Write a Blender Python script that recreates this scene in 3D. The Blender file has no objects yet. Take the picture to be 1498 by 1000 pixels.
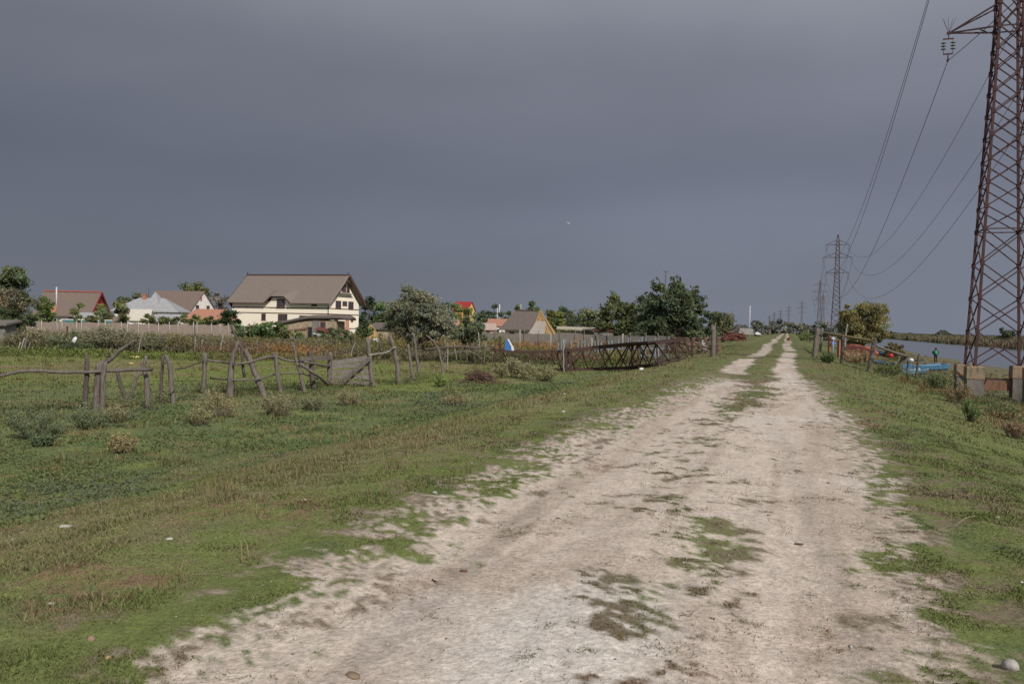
import bpy, math, random
import numpy as np
from mathutils import Vector, Matrix

rng = np.random.default_rng(11)
random.seed(5)
SC = bpy.context.scene
COL = SC.collection
rad = math.radians

# ---------------------------------------------------------------- camera
FPX, W0, H0 = 1200.0, 1498.0, 1000.0
EYE = 1.65
PITCH = math.atan(25 / FPX)
ROLL = rad(1.2)
cam_d = bpy.data.cameras.new('camera')
cam_d.lens = 36 * FPX / W0
cam_d.sensor_width = 36
cam_d.clip_start = 0.1
cam_d.clip_end = 30000
cam = bpy.data.objects.new('camera', cam_d)
COL.objects.link(cam)
CM = Matrix.Rotation(math.pi / 2 - PITCH, 3, 'X') @ Matrix.Rotation(ROLL, 3, 'Z')
cam.matrix_world = Matrix.Translation((0, 0, EYE)) @ CM.to_4x4()
SC.camera = cam
CMI = CM.transposed()


def ray(u, v):
    return CM @ Vector(((u - W0 / 2) / FPX, -(v - H0 / 2) / FPX, -1.0))


def proj(p):
    q = CMI @ (Vector(p) - Vector((0, 0, EYE)))
    return (W0 / 2 + FPX * q.x / -q.z, H0 / 2 - FPX * q.y / -q.z)


def P(u, v, D):
    """point seen at photo position (u, v) at distance D along Y (used to survey the place from the photo)"""
    r = ray(u, v)
    k = D / r.y
    return Vector((r.x * k, D, EYE + r.z * k))


# ---------------------------------------------------------------- noise
def _hash(ix, iy, seed):
    h = (ix.astype(np.int64) * 374761393 + iy.astype(np.int64) * 668265263 + seed * 1442695041) & 0xffffffff
    h = ((h ^ (h >> 13)) * 1274126177) & 0xffffffff
    h = h ^ (h >> 16)
    return (h & 0xffff) / 65535.0


def vnoise(x, y, seed=0):
    ix = np.floor(x); iy = np.floor(y)
    fx = x - ix; fy = y - iy
    fx = fx * fx * (3 - 2 * fx); fy = fy * fy * (3 - 2 * fy)
    a = _hash(ix, iy, seed); b = _hash(ix + 1, iy, seed)
    c = _hash(ix, iy + 1, seed); d = _hash(ix + 1, iy + 1, seed)
    return (a + (b - a) * fx) * (1 - fy) + (c + (d - c) * fx) * fy


def fbm(x, y, seed=0, oct=3):
    s = 0; a = .5; t = 0
    for i in range(oct):
        s = s + a * vnoise(x, y, seed + i * 17); t += a
        x, y = (x * .8 - y * .6) * 2.03 + 3.1, (x * .6 + y * .8) * 2.03 + 7.7
        a *= .5
    return s / t


def smooth(a, b, x):
    k = np.clip((x - a) / (b - a), 0, 1)
    return k * k * (3 - 2 * k)


# ---------------------------------------------------------------- terrain
CD, SD = 0.948, 0.3175          # the levee runs along (SD, CD); n = (CD, -SD)


def to_st(x, y):
    return x * SD + y * CD, x * CD - y * SD


def to_xy(s, t):
    return s * SD + t * CD, s * CD - t * SD


_tt = np.arange(-40, 140, .1)
_zz = np.interp(_tt, [-40, -9.2, -8.2, -5.4, -4.2, -3, -2.6, -2.05, -1.5, -.9, -.3, .2, .8, 1.6, 2.4, 4.5, 9.5, 11, 17, 21, 24.5, 30, 50, 55, 58, 140],
                [-.75, -.75, -.66, -.12, -.03, 0, -.03, -.06, -.02, .01, -.02, -.06, -.02, 0, -.06, -.62, -1.55, -1.66, -1.85, -1.92, -2.05, -3, -3, -2.0, -1.55, -1.45])
_k = np.exp(-.5 * (np.arange(-12, 13) / 4.0) ** 2); _k /= _k.sum()
_zz = np.convolve(np.pad(_zz, 12, mode='edge'), _k, mode='valid')
WATER_Z = -1.96


def Hn(x, y):
    x = np.asarray(x, float); y = np.asarray(y, float)
    s, t = to_st(x, y)
    t2 = t + (fbm(s * .09, t * .0 + 3, 5) - .5) * np.clip((t - 3) / 8, 0, 1) * (2 + 4 * np.clip((t - 14) / 6, 0, 1)) + (fbm(s * .12, t * 0 + 9, 8) - .5) * np.clip((-t - 4) / 3, 0, 1) * 1.5
    z = np.interp(t2, _tt, _zz)
    dist = np.hypot(x, y)
    amp = np.clip(1 - dist / 150, 0, 1)
    road = smooth(-3.6, -2.8, t) * (1 - smooth(.8, 1.8, t))
    z = z + (fbm(x * .7, y * .7, 21) - .5) * (.07 - .035 * road) * amp + (fbm(x * 3, y * 3, 22) - .5) * .035 * amp
    near = np.clip(1 - dist / 25, 0, 1)
    z = z + (fbm(x * 9, y * 9, 23) - .5) * .016 * near + (fbm(t * 4 + .6 * np.sin(s * .25), s * .3, 24) - .5) * .055 * near * road
    return z


def Hs(x, y):
    return float(Hn(np.array([x]), np.array([y]))[0])


_D = np.concatenate([np.geomspace(2, 4000, 3000)])


def G(u, v):
    """where the sight line through (u, v) meets the ground"""
    r = ray(u, v)
    X = r.x * _D / r.y; Z = EYE + r.z * _D / r.y
    h = Hn(X, _D)
    i = int(np.argmax(Z < h))
    if i == 0:
        return Vector((X[-1], _D[-1], h[-1]))
    return Vector((X[i], _D[i], h[i]))


def at(u, D):
    """ground point at distance D below photo column u"""
    x = (u - W0 / 2) * D / FPX
    for _ in range(5):
        z = Hs(x, D)
        x += (u - proj((x, D, z))[0]) * D / FPX
    return Vector((x, D, Hs(x, D)))


# ---------------------------------------------------------------- materials
MATS = {}


def nodes(m):
    m.use_nodes = True
    nt = m.node_tree
    return nt, nt.nodes['Principled BSDF']


def mat(name, c1, c2=None, scale=6, rough=.85, bump=.0, stretch=(1, 1, 1), metal=0, spec=.2, c3=None, contrast=(.35, .65)):
    """two-tone (three-tone) noise over object coordinates, with optional bump"""
    if name in MATS:
        return MATS[name]
    m = bpy.data.materials.new(name)
    nt, b = nodes(m)
    N, L = nt.nodes, nt.links
    b.inputs['Roughness'].default_value = rough
    b.inputs['Metallic'].default_value = metal
    b.inputs['Specular IOR Level'].default_value = spec
    if c2 is None:
        c2 = tuple(v * .7 for v in c1)
    tc = N.new('ShaderNodeTexCoord'); mp = N.new('ShaderNodeMapping')
    mp.inputs['Scale'].default_value = stretch
    L.new(tc.outputs['Object'], mp.inputs['Vector'])
    nz = N.new('ShaderNodeTexNoise')
    nz.inputs['Scale'].default_value = scale; nz.inputs['Detail'].default_value = 6; nz.inputs['Roughness'].default_value = .65
    L.new(mp.outputs['Vector'], nz.inputs['Vector'])
    cr = N.new('ShaderNodeValToRGB')
    cr.color_ramp.elements[0].position = contrast[0]; cr.color_ramp.elements[0].color = (*c2, 1)
    cr.color_ramp.elements[1].position = contrast[1]; cr.color_ramp.elements[1].color = (*c1, 1)
    if c3:
        e = cr.color_ramp.elements.new(min(.95, contrast[1] + .12)); e.color = (*c3, 1)
    L.new(nz.outputs['Fac'], cr.inputs['Fac'])
    L.new(cr.outputs['Color'], b.inputs['Base Color'])
    if bump:
        bp = N.new('ShaderNodeBump'); bp.inputs['Strength'].default_value = bump; bp.inputs['Distance'].default_value = .03
        L.new(nz.outputs['Fac'], bp.inputs['Height']); L.new(bp.outputs['Normal'], b.inputs['Normal'])
    MATS[name] = m
    return m


def leaf_mat(name='leaf'):
    if name in MATS:
        return MATS[name]
    m = bpy.data.materials.new(name)
    nt, b = nodes(m)
    N, L = nt.nodes, nt.links
    vc = N.new('ShaderNodeVertexColor'); vc.layer_name = 'Col'
    b.inputs['Roughness'].default_value = .75
    b.inputs['Specular IOR Level'].default_value = .15
    L.new(vc.outputs['Color'], b.inputs['Base Color'])
    tr = N.new('ShaderNodeBsdfTranslucent'); L.new(vc.outputs['Color'], tr.inputs['Color'])
    mx = N.new('ShaderNodeMixShader'); mx.inputs[0].default_value = .25
    out = N['Material Output']
    L.new(b.outputs[0], mx.inputs[1]); L.new(tr.outputs[0], mx.inputs[2]); L.new(mx.outputs[0], out.inputs[0])
    MATS[name] = m
    return m


# ---------------------------------------------------------------- objects
def tag(o, label=None, cat=None, group=None, kind=None):
    if label: o['label'] = label
    if cat: o['category'] = cat
    if group: o['group'] = group
    if kind: o['kind'] = kind
    return o


def thing(name, label, cat, loc=(0, 0, 0), rz=0.0, group=None):
    o = bpy.data.objects.new(name, None)
    o.empty_display_size = .2
    o.location = loc; o.rotation_euler = (0, 0, rz)
    COL.objects.link(o)
    return tag(o, label, cat, group)


def copy_tree(o, parent=None):
    c = o.copy(); COL.objects.link(c)
    if parent is not None:
        c.parent = parent
    for ch in list(o.children):
        copy_tree(ch, c)
    return c


def link_mesh(name, me, m, parent=None, origin=None):
    o = bpy.data.objects.new(name, me)
    if m is not None:
        me.materials.append(m)
    COL.objects.link(o)
    if parent is not None:
        o.parent = parent
    if origin is not None:
        o.location = origin
    return o


def npmesh(name, V, F, C=None, smooth_=False):
    """V (n,3), F (m,k) of one k, C per-vertex colours (n,3)"""
    me = bpy.data.meshes.new(name)
    V = np.ascontiguousarray(V, np.float32); F = np.ascontiguousarray(F, np.int32)
    n, k = F.shape
    me.vertices.add(len(V)); me.vertices.foreach_set('co', V.ravel())
    me.loops.add(n * k); me.loops.foreach_set('vertex_index', F.ravel())
    me.polygons.add(n); me.polygons.foreach_set('loop_start', np.arange(0, n * k, k, dtype=np.int32))
    me.polygons.foreach_set('loop_total', np.full(n, k, np.int32))
    if smooth_:
        me.polygons.foreach_set('use_smooth', np.ones(n, bool))
    if C is not None:
        a = me.color_attributes.new('Col', 'FLOAT_COLOR', 'POINT')
        cc = np.ones((len(V), 4), np.float32); cc[:, :3] = np.clip(C, 0, 1)
        a.data.foreach_set('color', cc.ravel())
    me.update(calc_edges=True)
    return me


def wloc(o):
    p = Vector((0, 0, 0))
    while o is not None:
        p = p + o.location; o = o.parent
    return p


class MB:
    def __init__(s):
        s.v = []; s.f = []; s.sm = []

    def add(s, vs, fs, sm=False):
        b = len(s.v)
        s.v += [Vector(v) for v in vs]
        s.f += [tuple(i + b for i in f) for f in fs]
        s.sm += [sm] * len(fs)

    def box(s, c, d, ax=None):
        """centre, full sizes, optional 3 axes"""
        c = Vector(c)
        ax = ax or (Vector((1, 0, 0)), Vector((0, 1, 0)), Vector((0, 0, 1)))
        vs = [c + ax[0] * (d[0] / 2 * i) + ax[1] * (d[1] / 2 * j) + ax[2] * (d[2] / 2 * k) for i in (-1, 1) for j in (-1, 1) for k in (-1, 1)]
        s.add(vs, [(0, 1, 3, 2), (4, 6, 7, 5), (0, 4, 5, 1), (2, 3, 7, 6), (0, 2, 6, 4), (1, 5, 7, 3)])

    def beam(s, p, q, w, h=None, up=(0, 0, 1)):
        p = Vector(p); q = Vector(q); d = q - p
        if d.length < 1e-6: return
        d.normalize(); u = Vector(up)
        if abs(d.dot(u)) > .98: u = Vector((0, 1, 0))
        a = d.cross(u).normalized(); b = a.cross(d)
        h = h or w
        vs = [e + a * (w / 2 * i) + b * (h / 2 * j) for e in (p, q) for i, j in ((-1, -1), (1, -1), (1, 1), (-1, 1))]
        s.add(vs, [(3, 2, 1, 0), (4, 5, 6, 7)] + [(i, (i + 1) % 4, (i + 1) % 4 + 4, i + 4) for i in range(4)])

    def tube(s, pts, r, n=7, jit=0.0, cap=True):
        pts = [Vector(p) for p in pts]
        if not hasattr(r, '__len__'): r = [r] * len(pts)
        vs = []; prev = None
        for i, p in enumerate(pts):
            d = (pts[min(i + 1, len(pts) - 1)] - pts[max(i - 1, 0)]).normalized()
            if prev is None:
                a = d.cross(Vector((0, 0, 1)) if abs(d.z) < .9 else Vector((1, 0, 0))).normalized()
            else:
                a = (prev - d * prev.dot(d)).normalized()
            prev = a; b = d.cross(a)
            for k in range(n):
                g = 2 * math.pi * k / n
                rr = r[i] * (1 + random.uniform(-jit, jit))
                vs.append(p + (a * math.cos(g) + b * math.sin(g)) * rr)
        fs = [(i * n + k, i * n + (k + 1) % n, (i + 1) * n + (k + 1) % n, (i + 1) * n + k) for i in range(len(pts) - 1) for k in range(n)]
        s.add(vs, fs, True)
        if cap:
            b = len(s.v) - len(vs)
            s.f += [tuple(b + k for k in reversed(range(n))), tuple(b + (len(pts) - 1) * n + k for k in range(n))]; s.sm += [False, False]

    def lathe(s, prof, c=(0, 0, 0), n=12):
        c = Vector(c)
        vs = [c + Vector((r * math.cos(2 * math.pi * k / n), r * math.sin(2 * math.pi * k / n), z)) for r, z in prof for k in range(n)]
        fs = [(i * n + k, i * n + (k + 1) % n, (i + 1) * n + (k + 1) % n, (i + 1) * n + k) for i in range(len(prof) - 1) for k in range(n)]
        fs += [tuple(reversed(range(n))), tuple((len(prof) - 1) * n + k for k in range(n))]
        s.add(vs, fs, True)

    def prism(s, poly, off):
        """planar polygon extruded by a vector"""
        off = Vector(off); n = len(poly)
        vs = [Vector(p) for p in poly] + [Vector(p) + off for p in poly]
        s.add(vs, [tuple(range(n)), tuple(reversed(range(n, 2 * n)))] + [(i, i + n, (i + 1) % n + n, (i + 1) % n) for i in range(n)])

    def build(s, name, m, parent=None, world=True, label=None):
        """world=True: built in world coordinates, shifted to the parent's place"""
        o0 = Vector((0, 0, 0)); origin = None
        if world:
            if parent is not None:
                o0 = wloc(parent)
            else:
                c = sum(s.v, Vector()) / len(s.v); zm = min(v.z for v in s.v)
                o0 = Vector((c.x, c.y, zm)); origin = o0
        me = bpy.data.meshes.new(name)
        me.from_pydata([tuple(v - o0) for v in s.v], [], s.f)
        me.polygons.foreach_set('use_smooth', s.sm)
        import bmesh
        bm = bmesh.new(); bm.from_mesh(me)
        bmesh.ops.recalc_face_normals(bm, faces=bm.faces); bm.to_mesh(me); bm.free()
        o = link_mesh(name, me, m, parent, origin)
        if label: o['label'] = label
        return o


def rot_axes(rz):
    return (Vector((math.cos(rz), math.sin(rz), 0)), Vector((-math.sin(rz), math.cos(rz), 0)), Vector((0, 0, 1)))


# ---------------------------------------------------------------- leaves / blades
def rand_unit(n):
    v = rng.normal(size=(n, 3)); return v / np.linalg.norm(v, axis=1, keepdims=True)


def leaf_quads(C, size, col, aspect=.55, flat=0.0, droop=None):
    """diamond leaves at centres C: arrays of verts, faces, colours"""
    n = len(C)
    a = rand_unit(n)
    if droop is not None:
        a = a * .6 + np.asarray(droop); a /= np.linalg.norm(a, axis=1, keepdims=True)
    nrm = rand_unit(n); nrm[:, 2] += flat; nrm /= np.linalg.norm(nrm, axis=1, keepdims=True)
    b = np.cross(a, nrm); b /= np.linalg.norm(b, axis=1, keepdims=True) + 1e-9
    sz = (np.asarray(size) * rng.uniform(.6, 1.35, n))[:, None] if np.ndim(size) else size * rng.uniform(.6, 1.35, n)[:, None]
    V = np.stack([C - a * sz, C + b * sz * aspect, C + a * sz, C - b * sz * aspect], 1).reshape(-1, 3)
    F = np.arange(4 * n).reshape(n, 4)
    return V, F, np.repeat(col, 4, axis=0)


def blade_object(name, base, h, w, lean, col, tipcol=None, kind='stuff', label=None, cat=None):
    n = len(base)
    az = rng.uniform(0, 2 * np.pi, n)
    side = np.stack([np.cos(az), np.sin(az), np.zeros(n)], 1) * (w / 2)[:, None]
    la = rng.uniform(0, 2 * np.pi, n)
    ld = np.stack([np.cos(la), np.sin(la), np.zeros(n)], 1) * (h * lean)[:, None]
    up = np.zeros((n, 3)); up[:, 2] = h
    m = base + up * .6 + ld * .35
    t = base + up + ld
    V = np.stack([base - side, base + side, m + side * .75, m - side * .75, t], 1).reshape(-1, 3)
    i = np.arange(n)[:, None] * 5
    F = np.concatenate([np.concatenate([i + np.array([[0, 1, 2]]), i + np.array([[0, 2, 3]])], 1).reshape(-1, 3), i + np.array([[3, 2, 4]])], 0)
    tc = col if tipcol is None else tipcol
    Cc = np.stack([col * .85, col * .85, col, col, tc], 1).reshape(-1, 3)  # shade at the blade roots put into the vertex colours
    me = npmesh(name, V, F, Cc)
    o = link_mesh(name, me, leaf_mat())
    tag(o, label, cat, None, kind)
    return o
# ================================================================ ground
def c3(*a): return np.array(a, float)


SAND = c3(.485, .416, .350); SAND2 = c3(.410, .338, .277); CHALK = c3(.58, .54, .49)
GREEN = c3(.134, .160, .052); DGREEN = c3(.100, .130, .054); DRY = c3(.235, .195, .108); BROWN = c3(.175, .130, .096)
MUD = c3(.150, .128, .098); MARSH = c3(.17, .15, .07); PASTURE = c3(.155, .185, .052)


def lerp(a, b, k):
    return a + (b - a) * k[..., None]


def masks(x, y):
    s, t = to_st(x, y)
    n1 = fbm(x * .45, y * .45, 31); n2 = fbm(x * 1.5, y * 1.5, 32); n3 = fbm(x * 5, y * 5, 33, 4)
    n4 = fbm(x * 16, y * 16, 34, 3)
    mix = (n2 - .5) * 1.35 + (n3 - .5) * 1.7 + (n4 - .5) * 1.3
    tl = np.interp(s, [0, 3, 6, 9, 13, 19, 25, 30, 36, 60], [-2.65, -2.85, -2.92, -2.95, -2.9, -2.75, -2.6, -2.45, -2.4, -2.4])
    tr = np.interp(s, [0, 3, 6, 10, 18, 28, 40, 60], [.55, .68, .85, 1.1, 1.1, .95, .6, .5])
    e = np.minimum(t - tl, (tr - t) * 1.4)
    e = np.where((t < -1.5) & (e < 1), e * .72, e)
    sand = smooth(-.42, .48, e + mix * 1.0)
    # the strip between the wheel tracks
    c = .95 - np.abs(t + .95 - .25 * np.sin(s * .35))
    strip = np.interp(s, [0, 4.5, 5.5, 8, 9.5, 13, 18, 24, 30, 42, 60], [-.42, -.34, -.16, -.1, -.22, -.14, -.02, .14, .42, .6, .6])
    g1 = smooth(.0, .45, (c - .45) * .8 + strip + mix * .75 - .02)
    patch = smooth(.0, .6, 1.15 - ((s - 6.5) / 1.4) ** 2 - ((t + .52) / .40) ** 2 + mix * 1.25) * .9
    g1 = np.maximum(g1, patch)
    masks.green = g1
    # sparse sprigs scattered over the bare track
    spr = smooth(.585, .68, n3 * .5 + n2 * .3 + n4 * .2 + (n4 - .5) * .25) * .85
    spr = np.maximum(spr, smooth(.66, .76, n4 * .6 + n3 * .4) * .7)
    g1 = np.maximum(g1, spr)
    far = smooth(26, 50, s)
    g2 = smooth(.50, .66, n2 * .6 + fbm(s * .25, t * 2, 35) * .4 + far * .14) * smooth(18, 32, s)
    sand = sand * (1 - g1) * (1 - g2 * .85)
    drift = .25 * np.sin(s * .11) + (n1 - .5) * .5
    trk = np.maximum(smooth(.62, .28, np.abs(t + 1.85 - drift) + (n3 - .5) * .5) * smooth(.30, .44, fbm(s * .16, t * .3, 36)), smooth(.60, .26, np.abs(t - .12 - drift * .6) + (n3 - .5) * .5) * smooth(.27, .40, fbm(s * .16 + 40, t * .3, 37)))
    sand = sand + (trk - sand) * smooth(24, 36, s)
    sand = np.where(s < -6, sand * 0 + .6, sand)
    chalk = smooth(.2, .9, 1 - ((s - 4.2) / 1.6) ** 2 - ((t + 1.05) / .75) ** 2 + mix * .5)
    masks.inner = smooth(.25, .7, e) * (1 - smooth(.15, .6, masks.green))
    return s, t, n1, n2, n3, n4, sand, chalk


def ground_colour(x, y):
    s, t, n1, n2, n3, n4, sand, chalk = masks(x, y)
    inner = masks.inner * (1 - smooth(20, 35, s))
    dist = np.hypot(x, y)
    shp = t.shape + (3,)
    g = np.broadcast_to(GREEN, shp).copy()
    g = lerp(g, DGREEN, smooth(.45, .62, n2) * .6)
    g = lerp(g, BROWN, smooth(.46, .64, n3 * .45 + n1 * .3 + n4 * .25) * (.8 - .3 * smooth(-3, -4, t)))
    g = lerp(g, c3(.19, .105, .075), smooth(.56, .68, fbm(x * .8, y * .8, 47)) * smooth(.4, .6, n4) * .6)
    g = g * (1 + .14 * smooth(-3, -4.5, t))[..., None]
    # dry shoulder on the left of the levee
    w = np.exp(-((t + 5.6 + (n1 - .5) * 2.2) / 1.0) ** 2)
    g = lerp(g, DRY * c3(.92, .98, .9), w * .6 * smooth(.35, .6, n2 + .1))
    # lush foot of the bank
    w = smooth(-7.2, -8.8, t + (n1 - .5) * 2)
    g = lerp(g, DGREEN * 1.1, w * smooth(.35, .55, n2) * .8)
    # pasture beyond the fence
    w = smooth(24, 32, y) * smooth(-9, -12, t)
    past = lerp(np.broadcast_to(PASTURE, shp), DRY * .85, smooth(.45, .65, fbm(x * .25, y * .4, 41)) * .8)
    g = lerp(g, past, w * .9)
    # right-hand bank
    w = smooth(1.5, 3, t)
    g = lerp(g, GREEN * c3(.92, .93, .95), w * .5)
    w = smooth(6.5, 10.5, t + (n1 - .5) * 2)
    g = lerp(g, lerp(np.broadcast_to(MUD, shp), GREEN * .8, smooth(.45, .6, n2)), w * .8)
    w = smooth(12, 16, t + (n1 - .5) * 3)
    g = lerp(g, lerp(np.broadcast_to(MUD, shp), c3(.15, .15, .07), smooth(.42, .6, fbm(x * .12, y * .12, 48)) * .7), w)
    w = smooth(52, 58, t)
    g = lerp(g, lerp(np.broadcast_to(MARSH, shp), DGREEN, smooth(.5, .62, fbm(x * .02, y * .02, 43)) * .6), w)
    # far fields
    w = smooth(85, 140, y) * smooth(-8, -14, t)
    g = lerp(g, lerp(np.broadcast_to(DRY * .7, shp), DGREEN, smooth(.4, .6, fbm(x * .03, y * .03, 44))), w)
    # fringe of dead mat where grass meets sand
    fr = np.exp(-((sand - .35) / .25) ** 2) * smooth(.38, .55, n3)
    g = lerp(g, BROWN * .95, fr * .75 * np.clip(1 - dist / 90, 0, 1))
    rut = fbm(t * 2.6 + .5 * np.sin(s * .25), s * .16, 46)
    sc = lerp(np.broadcast_to(SAND, shp), SAND2, smooth(.47, .66, n2 * .35 + rut * .65) * .85)
    sc = lerp(sc, SAND2 * .92, smooth(.60, .72, fbm(t * 6 + .5 * np.sin(s * .25), s * .22, 49)) * .7)
    sc = lerp(sc, c3(.34, .27, .215), smooth(.58, .72, n3) * .3)
    sc = lerp(sc, CHALK, chalk * .65)
    sc = lerp(sc, CHALK * .9, smooth(.55, .7, n1) * .35)
    sc = sc * (1 + (n4 - .5) * .22)[..., None]
    q = sand + (n4 - .5) * .35
    k = smooth(.05, .85, q); k = k + (smooth(-.25, .4, q) - k) * inner
    c = lerp(g, sc, k)
    return (c * (1 - .16 * smooth(45, 80, dist))[..., None]), sand  # distant ground darkened in colour to imitate the shading between grass blades


def grow(a, b, st, k):
    out = [a]; d = st
    while out[-1] < b:
        d = max(st, abs(out[-1] - a) * k + st); out.append(out[-1] + d)
    return np.array(out)


srow = [-60, -40, -25, -15, -10, -6, -3, -1, 0, .6, 1.2]
v = 1.6
while v < 7000:
    srow.append(v); v += max(.035, .0085 * v)
srow = np.array(srow)
tneg = -(9.5 + grow(0, 5000, .10, .09)[1:])[::-1]
tpos = 9 + grow(0, 5000, .10, .07)[1:]
tcol = np.concatenate([tneg, np.arange(-9.5, -4, .075), np.arange(-4, 2.5, .05), np.arange(2.5, 9.01, .08), tpos])
S, T = np.meshgrid(srow, tcol, indexing='ij')
X, Y = to_xy(S, T)
Z = Hn(X, Y)
nr, nc = S.shape
GC, GS = ground_colour(X, Y)
idx = np.arange(nr * nc).reshape(nr, nc)
F = np.stack([idx[:-1, :-1], idx[:-1, 1:], idx[1:, 1:], idx[1:, :-1]], -1).reshape(-1, 4)[:, ::-1]
me = npmesh('ground', np.stack([X, Y, Z], -1).reshape(-1, 3), F, GC.reshape(-1, 3), True)
fa = me.attributes.new('sand', 'FLOAT', 'POINT'); fa.data.foreach_set('value', GS.ravel().astype(np.float32))


def ground_mat():
    m = bpy.data.materials.new('ground_soil_and_turf')
    nt, b = nodes(m); N, L = nt.nodes, nt.links
    b.inputs['Roughness'].default_value = .95; b.inputs['Specular IOR Level'].default_value = .1
    vc = N.new('ShaderNodeVertexColor'); vc.layer_name = 'Col'
    at_ = N.new('ShaderNodeAttribute'); at_.attribute_name = 'sand'
    tc = N.new('ShaderNodeTexCoord')

    def noise(sc, det=4, rough=.6):
        n = N.new('ShaderNodeTexNoise'); n.inputs['Scale'].default_value = sc; n.inputs['Detail'].default_value = det; n.inputs['Roughness'].default_value = rough
        L.new(tc.outputs['Object'], n.inputs['Vector']); return n

    def math_(op, a, b_, clamp=False):
        n = N.new('ShaderNodeMath'); n.operation = op; n.use_clamp = clamp
        for i, q in enumerate((a, b_)):
            if isinstance(q, (int, float)): n.inputs[i].default_value = q
            else: L.new(q, n.inputs[i])
        return n.outputs[0]

    def mr(sock, a, b_, c, d):
        n = N.new('ShaderNodeMapRange'); L.new(sock, n.inputs[0])
        for i, q in enumerate((a, b_, c, d)): n.inputs[i + 1].default_value = q
        return n.outputs[0]
    n1 = noise(28); n2 = noise(120, 3); n3 = noise(9, 5)
    k = math_('MULTIPLY', mr(n1.outputs['Fac'], .3, .7, .74, 1.26), mr(n2.outputs['Fac'], .3, .7, .8, 1.2))
    k = math_('MULTIPLY', k, mr(n3.outputs['Fac'], .3, .7, .85, 1.15))
    vm = N.new('ShaderNodeVectorMath'); vm.operation = 'SCALE'
    L.new(vc.outputs['Color'], vm.inputs[0]); L.new(k, vm.inputs['Scale'])
    # shell grit and pebbles on the bare track
    vo = N.new('ShaderNodeTexVoronoi'); vo.inputs['Scale'].default_value = 38; L.new(tc.outputs['Object'], vo.inputs['Vector'])
    dot = mr(vo.outputs['Distance'], .10, .17, 1, 0)
    sep = N.new('ShaderNodeSeparateColor'); L.new(vo.outputs['Color'], sep.inputs[0])
    rare = math_('GREATER_THAN', sep.outputs[0], .90)
    f = math_('MULTIPLY', math_('MULTIPLY', dot, rare), mr(at_.outputs['Fac'], .5, .9, 0, .9))
    mx = N.new('ShaderNodeMix'); mx.data_type = 'RGBA'
    L.new(f, mx.inputs[0]); L.new(vm.outputs[0], mx.inputs[6]); mx.inputs[7].default_value = (.62, .60, .56, 1)
    dark = math_('MULTIPLY', math_('MULTIPLY', mr(vo.outputs['Distance'], .14, .22, 1, 0), math_('LESS_THAN', sep.outputs[1], .10)), mr(at_.outputs['Fac'], .3, .8, 0, .7))
    mx2 = N.new('ShaderNodeMix'); mx2.data_type = 'RGBA'
    L.new(dark, mx2.inputs[0]); L.new(mx.outputs[2], mx2.inputs[6]); mx2.inputs[7].default_value = (.14, .11, .085, 1)
    L.new(mx2.outputs[2], b.inputs['Base Color'])
    bp = N.new('ShaderNodeBump'); bp.inputs['Strength'].default_value = .6; bp.inputs['Distance'].default_value = .025
    hh = math_('ADD', n1.outputs['Fac'], math_('MULTIPLY', n2.outputs['Fac'], .35))
    L.new(hh, bp.inputs['Height']); L.new(bp.outputs['Normal'], b.inputs['Normal'])
    return m


ground = link_mesh('ground', me, ground_mat())
tag(ground, kind='structure')

# ---------------------------------------------------------------- river
mb = MB()
wv = []
for s_ in (-60, 60, 400, 1500, 7000):
    wv.append([to_xy(s_, 12), to_xy(s_, 62)])
vs = [(p[0], p[1], WATER_Z) for r in wv for p in r]
mb.add(vs, [(2 * i, 2 * i + 1, 2 * i + 3, 2 * i + 2) for i in range(len(wv) - 1)])
wm = bpy.data.materials.new('river_water')
nt, b = nodes(wm); N, L = nt.nodes, nt.links
b.inputs['Base Color'].default_value = (.085, .092, .115, 1); b.inputs['Roughness'].default_value = .22; b.inputs['Specular IOR Level'].default_value = .5
tc = N.new('ShaderNodeTexCoord'); nz = N.new('ShaderNodeTexNoise'); nz.inputs['Scale'].default_value = 1.6; nz.inputs['Detail'].default_value = 4
bp = N.new('ShaderNodeBump'); bp.inputs['Strength'].default_value = .35; bp.inputs['Distance'].default_value = .12
L.new(tc.outputs['Object'], nz.inputs['Vector']); L.new(nz.outputs['Fac'], bp.inputs['Height']); L.new(bp.outputs['Normal'], b.inputs['Normal'])
tag(mb.build('water', wm), kind='structure')


# ---------------------------------------------------------------- grass
def wedge(n, d0, d1, pw=1.0, half=.72):
    """random ground points in front of the viewer, denser close by"""
    uu = rng.uniform(0, 1, n)
    if abs(pw - 2) < 1e-6: d = d0 * (d1 / d0) ** uu
    else:
        k = 2 - pw; d = (d0 ** k + uu * (d1 ** k - d0 ** k)) ** (1 / k)
    a = rng.uniform(-half, half, n)
    return d * np.sin(a), d * np.cos(a), d


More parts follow.
